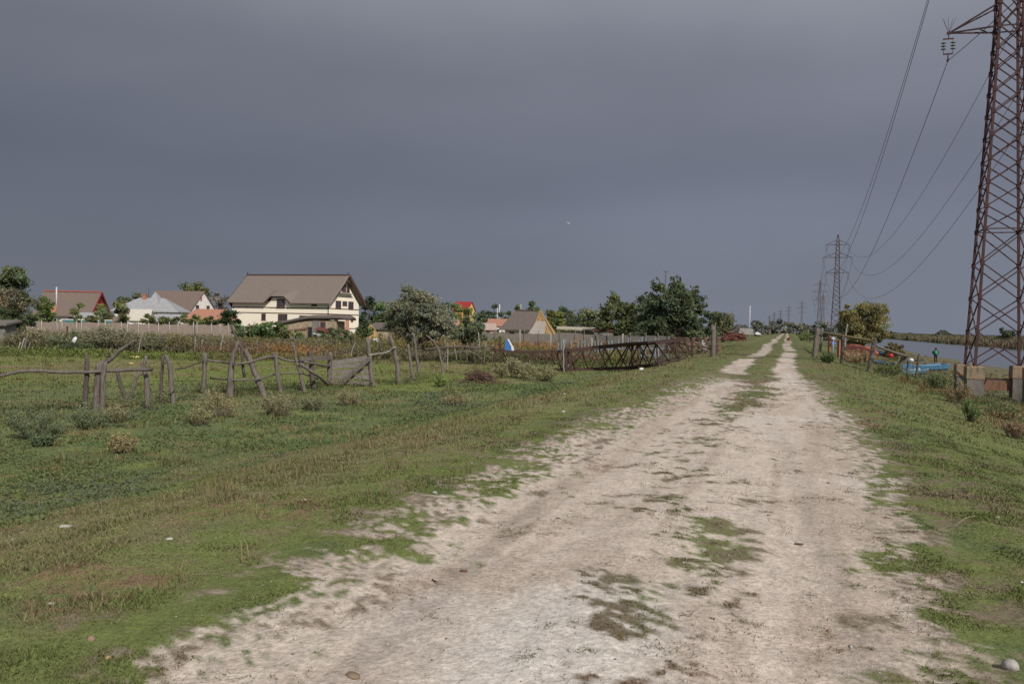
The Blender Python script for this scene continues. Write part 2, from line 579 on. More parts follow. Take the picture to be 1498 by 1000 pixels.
def turf(name, n, d0, d1, pw, hmul, label):
    x, y, d = wedge(n, d0, d1, pw)
    s, t, n1, n2, n3, n4, sand, ch = masks(x, y)
    clump = fbm(x * 2.3, y * 2.3, 51); fine = fbm(x * 11, y * 11, 52, 2)
    keep = (sand < .5) & (t < 15) & (rng.uniform(0, 1, n) < np.clip(1.1 - sand * 2.5, 0, 1) * (.35 + 1.1 * fine))
    keep &= ~((t < -13) & (y > 75)) & (rng.uniform(0, 1, n) < 1 - smooth(60, 115, d))
    keep &= ~((d > 22) & (t > -3) & (t < 1.2) & (rng.uniform(0, 1, n) < .45))
    x, y, d, s, t, n1, n2, n3, clump, sand, fine = [q[keep] for q in (x, y, d, s, t, n1, n2, n3, clump, sand, fine)]
    z = Hn(x, y)
    col, _ = ground_colour(x, y)
    m = len(x)
    # on thin mats the ground colour is sandy: pull those back to turf colours
    turfc = lerp(np.broadcast_to(GREEN, (m, 3)), BROWN * 1.1, smooth(.45, .6, n3) * .8)
    col = lerp(col, turfc, smooth(.08, .3, sand))
    col = col * rng.uniform(.84, 1.28, m)[:, None] * (.95 + .4 * (fine - .5))[:, None]
    dryb = rng.uniform(0, 1, m) < .12 + .25 * smooth(.5, .65, n1)
    col[dryb] = col[dryb] * .5 + DRY * .62
    hh = (.011 + .022 * smooth(.40, .70, clump)) * rng.uniform(.5, 1.3, m)
    sh = np.exp(-((t + 5.7) / 1.3) ** 2) + smooth(-7, -9, t) * .8 + smooth(3, 6, t) * .5
    hh = hh * (1 + .55 * sh) * hmul * np.where((t > -3.4) & (t < 1.4), .6, 1) * (1 - .55 * smooth(.05, .4, sand))
    w = (.0035 + .00095 * d) * rng.uniform(.7, 1.3, m)
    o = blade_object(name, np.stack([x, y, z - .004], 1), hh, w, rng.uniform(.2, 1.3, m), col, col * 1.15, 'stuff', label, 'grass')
    return o


turf('grass', 520000, 2.6, 16, 1.55, 1.0, 'short green and brown grass on the levee beside the track')
turf('grass', 270000, 16, 115, 1.6, 1.7, 'pasture grass further out on the banks and in the field')


# low broad leaved herbs at the foot of the bank and in the pasture
def herbs(name, n, d0, d1, region, size, col, label, hz=.06):
    x, y, d = wedge(n, d0, d1, 1.4)
    s, t = to_st(x, y)
    k = region(s, t, x, y) * smooth(.42, .55, fbm(x * .9, y * .9, 61))
    keep = rng.uniform(0, 1, n) < k
    x, y, d = x[keep], y[keep], d[keep]
    m = len(x)
    z = Hn(x, y) + rng.uniform(.01, hz, m) * (.4 + fbm(x * 2, y * 2, 62))
    c = col[None] * rng.uniform(.75, 1.25, m)[:, None]
    c = lerp(c, np.broadcast_to(c3(.125, .145, .095), (m, 3)), smooth(.52, .62, fbm(x * .5, y * .5, 63)) * .7)
    V, F, Cc = leaf_quads(np.stack([x, y, z], 1), (size + .0011 * d), c, .55, 1.2)
    o = link_mesh(name, npmesh(name, V, F, Cc), leaf_mat())
    tag(o, label, 'herbs', None, 'stuff')


herbs('ground_herbs', 170000, 6, 34, lambda s, t, x, y: smooth(-6.8, -8.6, t) * (1 - smooth(-14, -26, t) * .7), .011, c3(.112, .150, .058), 'low dark green leafy herbs at the foot of the levee')
herbs('ground_herbs', 40000, 8, 60, lambda s, t, x, y: smooth(5, 8, t) * (1 - smooth(12, 15, t)), .014, DGREEN * 1.05, 'low green and brown herbs at the foot of the river bank', .16)


# taller dead stalks standing in tufts over the shoulder
def stalks(name, n, d0, d1, region, hh, col, label, w0=.003):
    nt_ = n // 14
    cx, cy, d = wedge(nt_, d0, d1, 1.35)
    s, t = to_st(cx, cy)
    keep = rng.uniform(0, 1, nt_) < region(s, t, cx, cy) * smooth(.45, .6, fbm(cx * .6, cy * .6, 71))
    cx, cy = cx[keep], cy[keep]
    x = np.repeat(cx, 14) + rng.normal(0, .09, len(cx) * 14); y = np.repeat(cy, 14) + rng.normal(0, .09, len(cx) * 14)
    m = len(x); d = np.hypot(x, y)
    c = col[None] * rng.uniform(.6, 1.5, m)[:, None]
    h = hh * rng.uniform(.4, 1.3, m)
    blade_object(name, np.stack([x, y, Hn(x, y)], 1), h, w0 + .0009 * d, rng.uniform(.1, .7, m), c, c * 1.2, 'stuff', label, 'grass')


stalks('dry_grass', 30000, 3, 40, lambda s, t, x, y: np.exp(-((t + 5.4) / 1.4) ** 2) * .9 + .15 * smooth(-3.3, -4, t), .12, DRY * c3(.82, .80, .74), 'tufts of tall dry grass along the shoulder of the levee')
stalks('dry_grass', 30000, 8, 60, lambda s, t, x, y: smooth(4.2, 7, t) * (1 - smooth(12, 15, t)), .22, c3(.19, .13, .07), 'dry brown grass at the foot of the river bank')
stalks('dry_grass', 30000, 14, 52, lambda s, t, x, y: smooth(-8.5, -10, t) * .8, .16, c3(.16, .145, .06), 'yellowed grass tufts standing in the pasture')

# sprigs and dead mats on the bare track
x, y, d = wedge(80000, 2.8, 24, 1.5)
s, t, n1, n2, n3, n4, sand, ch = masks(x, y)
keep = (t > -3.2) & (t < 1) & (sand < .72) & (rng.uniform(0, 1, len(x)) < (.85 - sand) * 1.1)
x, y, d, n1 = x[keep], y[keep], d[keep], n1[keep]
m = len(x)
c = np.where(rng.uniform(0, 1, m)[:, None] < .45, BROWN[None] * 1.05, GREEN[None] * 1.05) * rng.uniform(.7, 1.3, m)[:, None]
blade_object('grass_sprigs', np.stack([x, y, Hn(x, y) - .002], 1), rng.uniform(.005, .018, m), .003 + .0007 * d, rng.uniform(.5, 2.5, m), c, c * 1.1, 'stuff', 'thin grass sprigs on the sandy track', 'grass')

# flattened dead tufts scattered over the track, thickest along the middle and the right edge
nc = 190
cs = 2.8 * (34 / 2.8) ** rng.uniform(0, 1, nc)
pick = rng.uniform(0, 1, nc)
ct = np.where(pick < .42, rng.normal(-.75, .38, nc), np.where(pick < .68, rng.normal(.72, .25, nc), rng.uniform(-3, .9, nc)))
cx, cy = to_xy(cs, ct)
per = 60
rr = rng.uniform(.02, .075, nc) * (1 + .02 * cs)
cdir = rng.uniform(0, 6.28, nc)
u1 = rng.normal(0, 1, (nc, per)) * rr[:, None] * 1.7; u2 = rng.normal(0, 1, (nc, per)) * rr[:, None] * .8
x = (cx[:, None] + u1 * np.cos(cdir)[:, None] - u2 * np.sin(cdir)[:, None]).ravel(); y = (cy[:, None] + u1 * np.sin(cdir)[:, None] + u2 * np.cos(cdir)[:, None]).ravel()
m = len(x); d = np.hypot(x, y)
gmix = np.repeat(rng.uniform(0, 1, nc), per)[:, None]
c = np.where(gmix < .62, c3(.155, .115, .083)[None], np.where(gmix < .85, c3(.135, .145, .06)[None], c3(.21, .175, .125)[None])) * rng.uniform(.6, 1.4, m)[:, None]
blade_object('dead_tufts', np.stack([x, y, Hn(x, y) - .002], 1), rng.uniform(.003, .014, m), .0025 + .0007 * d, rng.uniform(.8, 3.5, m), c, c * 1.15, 'stuff', 'flattened dark tufts of dead grass on the sandy track', 'grass')

# pale shell grit and pebbles
x, y, d = wedge(5200, 2.8, 30, 1.6)
s, t = to_st(x, y)
keep = (t > -4.6) & (t < 2.6) & (rng.uniform(0, 1, len(x)) < np.where((t > -3.2) & (t < 1.), .8, .12))
x, y, d = x[keep], y[keep], d[keep]
m = len(x)
z = Hn(x, y)
oc = np.array([[1, 0, 0], [0, 1, 0], [-1, 0, 0], [0, -1, 0], [0, 0, .6], [0, 0, -.6]], float)
of = np.array([[0, 1, 4], [1, 2, 4], [2, 3, 4], [3, 0, 4], [1, 0, 5], [2, 1, 5], [3, 2, 5], [0, 3, 5]])
sz = rng.uniform(.002, .007, m) * (1 + .04 * d) * np.where(rng.uniform(0, 1, m) < .05, 2.2, 1)
V = (np.stack([x, y, z + sz * .2], 1)[:, None, :] + oc[None] * sz[:, None, None] * rng.uniform(.6, 1.3, (m, 6, 1))).reshape(-1, 3)
F = (np.arange(m)[:, None, None] * 6 + of[None]).reshape(-1, 3)
c = np.where(rng.uniform(0, 1, m)[:, None] < .7, c3(.60, .58, .54)[None], c3(.22, .18, .14)[None]) * rng.uniform(.7, 1.15, m)[:, None]
tag(link_mesh('pebbles', npmesh('pebbles', V, F, np.repeat(c, 6, 0)), leaf_mat()), 'small pale pebbles and shell grit on the track', 'pebbles', None, 'stuff')


# ---------------------------------------------------------------- weeds, reeds
def weed_band(name, n, upos, D, region, hfun, cfun, label, leaf=.09, per=9):
    u = rng.uniform(upos[0], upos[1], n); dd = np.sqrt(rng.uniform(D[0] ** 2, D[1] ** 2, n))
    x = (u - W0 / 2) * dd / FPX; y = dd
    s, t = to_st(x, y)
    keep = rng.uniform(0, 1, n) < region(s, t, x, y)
    x, y = x[keep], y[keep]; m = len(x)
    h = hfun(x, y) * rng.uniform(.6, 1.25, m)
    c = cfun(x, y)
    z = Hn(x, y)
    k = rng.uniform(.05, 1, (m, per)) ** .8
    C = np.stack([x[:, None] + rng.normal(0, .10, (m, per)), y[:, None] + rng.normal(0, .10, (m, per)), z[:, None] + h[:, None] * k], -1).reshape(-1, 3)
    cc = (c[:, None, :] * (.30 + .9 * k[..., None]) * rng.uniform(.65, 1.35, (m, per, 1))).reshape(-1, 3)  # shadow low in the growth painted in: leaves darken toward the ground
    V, F, Cc = leaf_quads(C, leaf, cc, .38, 0, (0, 0, .5))
    tag(link_mesh(name, npmesh(name, V, F, Cc), leaf_mat()), label, 'weeds', None, 'stuff')


OR = c3(.30, .165, .065); OL = c3(.125, .128, .06); GR = c3(.165, .135, .095); YG = c3(.175, .175, .05)


def wcol(x, y):
    a = fbm(x * .13, y * .13, 81); b_ = fbm(x * .35, y * .35, 82)
    m = len(x)
    xx = x / y
    ow = smooth(.42, .56, a) * smooth(-.42, -.25, xx)
    c = lerp(np.broadcast_to(OL, (m, 3)), np.broadcast_to(OR, (m, 3)), ow)
    c = lerp(c, np.broadcast_to(GR, (m, 3)), smooth(.5, .65, b_) * .75)
    c = lerp(c, np.broadcast_to(YG, (m, 3)), smooth(.52, .66, fbm(x * .2, y * .2, 83)) * .7)
    return c


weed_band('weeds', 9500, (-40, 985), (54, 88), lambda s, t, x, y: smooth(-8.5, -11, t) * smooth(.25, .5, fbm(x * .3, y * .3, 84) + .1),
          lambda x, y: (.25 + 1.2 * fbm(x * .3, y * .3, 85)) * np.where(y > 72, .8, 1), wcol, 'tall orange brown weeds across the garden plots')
weed_band('weeds', 5200, (285, 990), (50.5, 58), lambda s, t, x, y: smooth(-8.5, -10.5, t) * smooth(.2, .4, fbm(x * .35, y * .35, 74)),
          lambda x, y: .3 + .7 * fbm(x * .4, y * .4, 75), lambda x, y: lerp(wcol(x, y), np.broadcast_to(c3(.17, .11, .075), (len(x), 3)), smooth(.4, .58, fbm(x * .25, y * .25, 76)) * .8), 'dry brown and russet weeds along the far pasture edge', .075, 10)
def fence_line(s, t, x, y):
    u = 749 + 1200 * x / y
    d = np.interp(u, [0, 125, 215, 299, 390, 481, 547, 584, 648, 720], [20.2, 20.6, 21.6, 26.5, 27.6, 30, 31, 32.5, 37, 40])
    return smooth(1.5, .2, np.abs(y - d)) * smooth(.36, .56, fbm(x * .8, y * .8, 78)) * (u < 735)


weed_band('weeds', 14000, (-30, 735), (18, 42), fence_line, lambda x, y: .10 + .38 * fbm(x * .9, y * .9, 79),
          lambda x, y: lerp(np.broadcast_to(c3(.115, .14, .058), (len(x), 3)), np.broadcast_to(c3(.20, .18, .095), (len(x), 3)), smooth(.42, .6, fbm(x * .5, y * .5, 80))), 'tall grass and weeds grown up round the foot of the corral fence', .030, 14)
weed_band('weeds', 5000, (-40, 1000), (46, 54), lambda s, t, x, y: smooth(-9, -12, t) * .55 * smooth(.42, .6, fbm(x * .3, y * .3, 86)),
          lambda x, y: .2 + .4 * fbm(x * .25, y * .25, 87), lambda x, y: wcol(x, y) * c3(.9, 1.1, .9), 'low weeds edging the pasture', .07)
weed_band('weeds', 7000, (-60, 1100), (95, 170), lambda s, t, x, y: smooth(-12, -16, t) * .8,
          lambda x, y: .5 + .9 * fbm(x * .15, y * .15, 88), lambda x, y: wcol(x, y) * c3(.75, .95, .85), 'green garden growth between the village houses', .17)
weed_band('weeds', 4200, (1150, 1510), (42, 105), lambda s, t, x, y: smooth(5.2, 7.5, t) * (1 - smooth(10.5, 13, t)) * smooth(.46, .6, fbm(x * .3, y * .3, 89)) * .7,
          lambda x, y: .2 + .5 * fbm(x * .3, y * .3, 90), lambda x, y: wcol(x, y) * c3(.75, .88, .95), 'brown and green weeds at the foot of the river bank', .06)
weed_band('weeds', 5200, (1230, 1600), (48, 190), lambda s, t, x, y: smooth(10, 12, t) * (1 - smooth(17, 22, t)) * smooth(.45, .62, fbm(x * .15, y * .25, 99)),
          lambda x, y: .06 + .22 * fbm(x * .3, y * .3, 98), lambda x, y: wcol(x, y) * c3(.85, .95, .95), 'low scattered growth on the muddy river margin', .09, 7)
weed_band('weeds', 2600, (1290, 1560), (24, 44), lambda s, t, x, y: smooth(4.6, 6.5, t) * (1 - smooth(11, 13, t)) * smooth(.42, .55, fbm(x * .5, y * .5, 91)),
          lambda x, y: .08 + .24 * fbm(x * .4, y * .4, 92), lambda x, y: lerp(wcol(x, y) * c3(.8, .9, .95), np.broadcast_to(DGREEN * 1.2, (len(x), 3)), smooth(.45, .6, fbm(x * .6, y * .6, 93))), 'brown and green weeds round the pylon footings', .04, 12)

# reeds on the far bank
n = 30000
ss = 80 * (2500 / 80) ** rng.uniform(0, 1, n)
tt_ = 53.5 + rng.exponential(7, n) + 5 * fbm(ss * .03, ss * 0, 95) + np.where(rng.uniform(0, 1, n) < .45, rng.uniform(0, 1, n) * ss * .35, 0)
x, y = to_xy(ss, tt_)
keep = (x / y > .3) & (x / y < .75) & (y > 90)
x, y, ss, tt_ = x[keep], y[keep], ss[keep], tt_[keep]
m = len(x); d = np.hypot(x, y)
c = lerp(np.broadcast_to(c3(.160, .140, .085), (m, 3)), np.broadcast_to(c3(.098, .106, .058), (m, 3)), smooth(.4, .6, fbm(x * .03, y * .03, 96))) * rng.uniform(.82, 1.15, m)[:, None]
blade_object('reeds', np.stack([x, y, Hn(x, y) - .1], 1), rng.uniform(1.3, 2.8, m) * (.35 + 1.15 * fbm(x * .05, y * .05, 97)), .05 + .0014 * d, rng.uniform(.0, .3, m), c, c * 1.15, 'stuff', 'belt of olive brown reeds along the far river bank', 'reeds')
# ================================================================ trees and bushes
BARK = mat('bark', (.13, .105, .08), (.07, .055, .042), 9, .95, .6, (1, 1, .3))
PALEBARK = mat('pale_bark', (.21, .18, .14), (.11, .09, .07), 9, .95, .6, (1, 1, .3))


GAIN = 1.45


def curve(p, q, bend, k=5):
    p = Vector(p); q = Vector(q)
    b = Vector((random.uniform(-1, 1), random.uniform(-1, 1), random.uniform(-.3, .6))) * bend * (q - p).length
    return [p.lerp(q, i / k) + b * math.sin(math.pi * i / k) * (1 - .3 * i / k) for i in range(k + 1)]


def tree(name, label, base, blobs, nleaf, leaf, col, trunk_r=.15, group=None, droop=None, clumps=26, spread=.23, limbs=9, fork=.25, cat='tree', bark=None, var=.45, flat=.2, tips=0.0, rag=.22):
    """blobs: (dx, dy, zc, rx, ry, rz) crown volumes above base"""
    base = Vector(base)
    t = thing(name, label, cat, base, 0, group)
    bark = bark or BARK
    zc = sum(b[2] for b in blobs) / len(blobs)
    mb = MB()
    cx = sum(b[0] for b in blobs) / len(blobs)
    top = Vector((cx * .4, 0, zc * .95))
    tp = curve((0, 0, -.15), top, .05)
    mb.tube(tp, [trunk_r * (1.25 - .8 * i / 5) for i in range(6)], 7, .08)
    CC = []; BR = []
    vol = np.array([b[3] * b[5] for b in blobs]); vol = vol / vol.sum()
    for b, f in zip(blobs, vol):
        k = max(4, int(clumps * f))
        d = rand_unit(k); r = rng.uniform(.25, 1, k) ** .45 * np.where(rng.uniform(0, 1, k) < rag, rng.uniform(1.05, 1.35, k), 1)
        c = np.array(b[:3]) + d * r[:, None] * np.array(b[3:])
        CC.append(c); BR.append(min(b[3], b[5]) * rng.uniform(.55, 1.3, k))
    CC = np.concatenate(CC); BR = np.concatenate(BR)
    order = rng.permutation(len(CC))[:limbs]
    for i in order:
        st = tp[random.randint(1 if zc > 2.5 else 0, 4)]
        pts = curve(st, CC[i], .12)
        mb.tube(pts, [trunk_r * .45 * (1 - .8 * q / 5) for q in range(6)], 5, .05)
    mb.build('trunk', bark, t, world=False)
    ci = rng.integers(0, len(CC), nleaf)
    g = rng.normal(size=(nleaf, 3)) * (BR[ci] * spread)[:, None]
    g[:, 2] *= .75
    C = CC[ci] + g
    if tips:
        n2 = int(nleaf * tips)
        far = rng.integers(0, len(CC), n2)
        C[:n2] = CC[far] + (CC[far] - np.array([cx, 0, zc])) * rng.uniform(0, .3, n2)[:, None] + rng.normal(size=(n2, 3)) * .06 * BR[far][:, None]
    C[:, 2] = np.maximum(C[:, 2], .05)
    cb = rng.uniform(1 - var, 1 + var, len(CC))
    hue = rng.uniform(-1, 1, len(CC))
    col = np.asarray(col, float) * GAIN
    cols = col[None] * cb[ci][:, None] * rng.uniform(.7, 1.3, nleaf)[:, None]
    cols[:, 0] *= 1 + .13 * hue[ci]; cols[:, 2] *= 1 - .15 * hue[ci]
    V, F, Cc = leaf_quads(C, leaf, cols, .42, flat, droop)
    link_mesh('crown', npmesh('crown', V, F, Cc), leaf_mat(), t)
    return t


def px(u0, u1, D): return (u1 - u0) * D / FPX


def tree_px(name, label, u, D, blobs_px, nleaf, leaf, col, skirt=None, **kw):
    """blobs in photo units: (u centre, v centre, half width, half height) at distance D"""
    b = at(u, D)
    bl = []
    if D > 95 and skirt is not False:      # garden trees: undergrowth closes the crown down to the ground
        zb = proj(b)[1]
        lo = max(q[1] + q[3] * .5 for q in blobs_px)
        if zb - lo > 4:
            wd = max(abs(q[0] - u) + q[2] for q in blobs_px)
            blobs_px = list(blobs_px) + [(u, (lo + zb) / 2, wd * .95, (zb - lo) * .55)]
            nleaf = int(nleaf * 1.5)
    nleaf = int(nleaf * 1.35); leaf = leaf * 1.12
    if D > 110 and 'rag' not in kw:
        kw.setdefault('spread', .30); kw['rag'] = .08; nleaf = int(nleaf * 1.3); col = np.asarray(col, float) * c3(1.2, 1.15, 1.3)  # farther crowns lightened and blued: haze put into the leaf colour
    for (uc, vc, hu, hv) in blobs_px:
        p = P(uc, vc, D) - b
        w_ = hu * D / FPX
        bl.append((p.x, random.uniform(-.3, .3) * w_, p.z, w_, w_ * .9, hv * D / FPX))
    return tree(name, label, b, bl, nleaf, leaf, col, **kw)


FG = c3(.085, .105, .040)
# left edge
tree_px('tree', 'tall grey green tree at the left edge above the brush', 22, 76, [(20, 415, 21, 26), (0, 430, 18, 18), (28, 440, 18, 14)], 6000, .13, c3(.085, .10, .05), trunk_r=.2, clumps=46)
tree_px('tree', 'broad half bare brownish tree at the left edge', 4, 66, [(8, 440, 24, 22), (-14, 450, 20, 26), (30, 452, 20, 14)], 3800, .11, c3(.13, .115, .075), trunk_r=.18, clumps=40, limbs=22, var=.3)
tree_px('tree', 'low dark green tree at the left edge in front of the brown crown', 16, 62, [(10, 464, 28, 14), (38, 468, 16, 9)], 3600, .11, c3(.06, .075, .035), clumps=36)
tree_px('garden_tree', 'light green garden tree beside the red gabled house', 62, 100, [(60, 450, 13, 14), (72, 456, 9, 8)], 1800, .16, c3(.095, .125, .04), clumps=20)
tree_px('garden_tree', 'small green tree in front of the red gable wall', 111, 112, [(111, 450, 8, 9)], 700, .15, c3(.085, .115, .035), clumps=12)
tree_px('garden_tree', 'leafy tree between the red gabled house and the grey hipped roof', 158, 118, [(155, 455, 18, 9), (172, 450, 12, 9), (145, 462, 12, 6)], 2400, .17, c3(.105, .12, .045), clumps=26)
tree_px('garden_tree', 'small bush like tree before the white walls of the hipped house', 187, 104, [(188, 463, 12, 9)], 1200, .15, c3(.09, .10, .04), clumps=14)
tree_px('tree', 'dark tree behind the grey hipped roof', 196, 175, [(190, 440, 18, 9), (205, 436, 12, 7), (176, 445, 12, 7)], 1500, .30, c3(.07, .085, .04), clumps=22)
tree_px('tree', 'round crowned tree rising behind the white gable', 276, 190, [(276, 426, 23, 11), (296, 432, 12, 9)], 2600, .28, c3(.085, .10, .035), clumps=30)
tree_px('tree', 'thin brownish tree between the white gable and the thatched house', 318, 180, [(316, 438, 9, 10), (328, 442, 10, 10)], 700, .25, c3(.12, .11, .075), clumps=18, limbs=14)
for (u, D, uc, v, hu, hv, col, lab) in [
        (222, 101, 222, 467, 14, 7, (.10, .11, .045), 'hedge bush below the grey hipped roof'),
        (250, 101, 252, 466, 17, 8, (.085, .095, .04), 'taller hedge bush left of the orange tiled roof'),
        (284, 101, 284, 469, 15, 7, (.11, .135, .045), 'light green bush in front of the orange tiled roof'),
        (308, 101, 308, 470, 14, 7, (.075, .09, .035), 'olive bush in front of the orange tiled roof'),
        (336, 100, 338, 464, 11, 11, (.035, .05, .025), 'dark evergreen bush beside the corner of the thatched house'),
        (128, 103, 130, 466, 22, 5, (.11, .12, .045), 'yellowish bush along the teal wall'),
        (362, 82, 360, 484, 22, 11, (.09, .115, .05), 'grey green bush before the long white wall, left one'),
        (394, 82, 394, 482, 24, 12, (.085, .12, .045), 'bright green bush before the long white wall, beside the mud shed'),
        (426, 76, 428, 492, 18, 9, (.10, .12, .05), 'low bush in front of the mud shed'),
        (500, 78, 498, 490, 22, 8, (.105, .11, .055), 'low bush below the rusty lean to roof'),
        (530, 80, 532, 484, 12, 7, (.095, .12, .05), 'green bush right of the thatched house')]:
    tree_px('garden_bush', lab, u, D, [(uc, v, hu, hv), (uc + hu * .5, v + hv * .4, hu * .6, hv * .7), (uc - hu * .5, v + hv * .5, hu * .6, hv * .6)], 1700, .13, col, clumps=26, cat='bush', trunk_r=.05, spread=.26)
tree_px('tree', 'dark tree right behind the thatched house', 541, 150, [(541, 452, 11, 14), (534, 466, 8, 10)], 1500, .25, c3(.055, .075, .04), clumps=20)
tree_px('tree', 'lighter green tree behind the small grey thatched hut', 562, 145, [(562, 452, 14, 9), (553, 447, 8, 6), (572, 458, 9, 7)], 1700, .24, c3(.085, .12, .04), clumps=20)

# silvery olive trees in the middle
tree_px('olive_tree', 'large silvery grey olive tree behind the front fence', 610, 56, [(608, 450, 30, 24), (590, 470, 26, 20), (634, 468, 28, 22), (655, 478, 20, 16), (614, 484, 34, 15), (606, 432, 16, 10)], 19000, .08,
        c3(.150, .155, .104), rag=.35, trunk_r=.11, clumps=150, limbs=26, droop=(0, 0, .25), spread=.20, bark=BARK, var=.35, tips=.12)
tree_px('olive_tree', 'smaller silvery olive tree right of the large one', 692, 54, [(688, 480, 17, 16), (672, 490, 14, 11), (700, 488, 12, 12)], 6500, .08, c3(.105, .12, .07), trunk_r=.06, clumps=40, limbs=14, var=.35, tips=.1)

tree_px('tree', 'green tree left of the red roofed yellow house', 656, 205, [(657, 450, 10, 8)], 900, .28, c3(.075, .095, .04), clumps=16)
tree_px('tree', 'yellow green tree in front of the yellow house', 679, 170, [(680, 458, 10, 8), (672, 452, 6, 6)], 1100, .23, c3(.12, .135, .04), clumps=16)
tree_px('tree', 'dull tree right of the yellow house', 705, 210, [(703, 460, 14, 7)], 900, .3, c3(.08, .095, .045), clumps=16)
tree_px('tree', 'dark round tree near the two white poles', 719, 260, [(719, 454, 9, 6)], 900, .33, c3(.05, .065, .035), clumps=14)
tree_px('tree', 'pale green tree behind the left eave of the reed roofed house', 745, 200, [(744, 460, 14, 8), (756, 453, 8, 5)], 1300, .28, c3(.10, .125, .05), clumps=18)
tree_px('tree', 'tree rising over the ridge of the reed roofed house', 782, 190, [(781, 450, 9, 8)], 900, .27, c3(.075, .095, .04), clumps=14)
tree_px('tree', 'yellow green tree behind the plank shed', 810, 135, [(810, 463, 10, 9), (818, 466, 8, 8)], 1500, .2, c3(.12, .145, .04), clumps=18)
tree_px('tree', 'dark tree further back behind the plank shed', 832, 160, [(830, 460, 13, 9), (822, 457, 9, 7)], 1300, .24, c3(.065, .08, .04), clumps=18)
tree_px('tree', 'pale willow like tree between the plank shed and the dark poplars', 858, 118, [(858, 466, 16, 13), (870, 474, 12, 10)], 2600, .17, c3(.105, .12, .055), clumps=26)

# the windblown pair beyond the lattice boom
tree_px('ash_tree', 'windblown dark green tree on the left of the pair beyond the rusty boom', 906, 92, [(905, 462, 26, 26), (888, 470, 15, 24), (928, 466, 22, 26), (945, 476, 22, 20), (908, 446, 18, 12), (915, 482, 28, 12)], 12000, .15, c3(.088, .102, .045), trunk_r=.2, clumps=130, spread=.15, rag=.35, limbs=24, droop=(.35, 0, .1), tips=.16, var=.5)
tree_px('ash_tree', 'tallest windblown dark green tree on the right of the pair beyond the rusty boom', 985, 80, [(985, 450, 34, 36), (962, 462, 26, 30), (1012, 464, 26, 28), (980, 424, 22, 14), (1004, 436, 22, 12), (985, 480, 46, 18), (1028, 472, 15, 20), (950, 472, 22, 22)], 20000, .15, c3(.074, .092, .05), trunk_r=.26, clumps=190, spread=.14, rag=.4, limbs=36, droop=(.4, 0, .1), tips=.18, var=.5)
tree_px('tree', 'round olive green tree right of the tall windblown tree', 1057, 150, [(1057, 466, 13, 13), (1050, 474, 9, 9), (1066, 473, 7, 8)], 2600, .21, c3(.085, .095, .045), clumps=30)

# riverside willow
tree_px('willow_tree', 'round yellow green willow on the river bank', 1262, 150, [(1262, 466, 34, 22), (1239, 470, 15, 18), (1246, 455, 15, 12), (1282, 470, 15, 18), (1262, 486, 32, 16), (1248, 492, 22, 11), (1281, 488, 16, 13)], 28000, .17, c3(.170, .162, .075), trunk_r=.35, clumps=150, spread=.17, rag=.25, var=.3, droop=(0, 0, -.4), limbs=20, skirt=False)
tree_px('shrub', 'brownish reed bush at the waterline before the river', 1309, 100, [(1308, 507, 11, 7), (1303, 510, 8, 5)], 1600, .12, c3(.13, .115, .05), trunk_r=.03, clumps=22, cat='bush', droop=(0, 0, .8))
tree_px('shrub', 'dark bush standing over the far reeds', 1470, 330, [(1471, 486, 10, 6)], 900, .5, c3(.07, .085, .05), clumps=16, cat='bush')

# scattered far trees and horizon woods
for (u, v, hu, hv, D, lab) in [(1076, 478, 6, 5, 300, 'far thin tree left of the white pole'), (1109, 474, 5, 7, 320, 'far thin tree right of the white pole'),
                               (1128, 478, 9, 5, 420, 'far low tree beside the vanishing track, leftmost'), (1150, 474, 16, 6, 500, 'far blue green grove beyond the end of the track'),
                               (1165, 476, 12, 5, 520, 'far grove just left of the small pylons'), (1195, 477, 12, 6, 380, 'far green trees behind the grey post'),
                               (1184, 480, 10, 4, 360, 'far low green bush right of the track'), (1213, 477, 12, 7, 300, 'far tree between the second pylon and the grey post')]:
    tree_px('distant_tree', lab, u, D, [(u, v + 1, hu * 1.3, hv * .9), (u + hu * .8, v + 2, hu * .8, hv * .7), (u - hu * .8, v + 2.5, hu * .7, hv * .6)], 1300, .0014 * D, c3(.112, .120, .088), clumps=18, trunk_r=.2)  # air haze included in this far leaf colour
mb_ = []
V_, F_, C_ = [], [], []
n = 9000
uu = rng.uniform(-60, 1225, n); dd = rng.uniform(420, 800, n)
k_ = fbm(uu * .03, uu * 0, 111); hh = (1 + 6.5 * smooth(.3, .75, k_)) * dd / 600
xx = (uu - W0 / 2) * dd / FPX
zz = -.75 + rng.uniform(0, 1, n) * hh
Ct = np.stack([xx, dd, zz], 1)
cc = c3(.105, .125, .085)[None] * rng.uniform(.6, 1.35, n)[:, None]  # horizon haze mixed into the wood's leaf colour
s_, t_ = to_st(xx, dd)
kp = t_ < -14
V, F, Cc = leaf_quads(Ct[kp], .0017 * dd[kp], cc[kp], .7)
tag(link_mesh('distant_woods', npmesh('distant_woods', V, F, Cc), leaf_mat()), 'low dark woods along the far horizon', 'woods', None, 'stuff')
n = 3500
uu = rng.uniform(1215, 1620, n); dd = rng.uniform(900, 1600, n)
hh = (1 + 7 * smooth(.4, .8, fbm(uu * .04, uu * 0, 113))) * dd / 1200
xx = (uu - W0 / 2) * dd / FPX
V, F, Cc = leaf_quads(np.stack([xx, dd, -1.4 + rng.uniform(0, 1, n) * hh], 1), .0017 * dd, c3(.10, .105, .075)[None] * rng.uniform(.6, 1.3, n)[:, None], .7)  # leaf colour dulled by painted-in haze here too
tag(link_mesh('distant_woods', npmesh('distant_woods', V, F, Cc), leaf_mat()), 'low dark woods beyond the far marsh', 'woods', None, 'stuff')


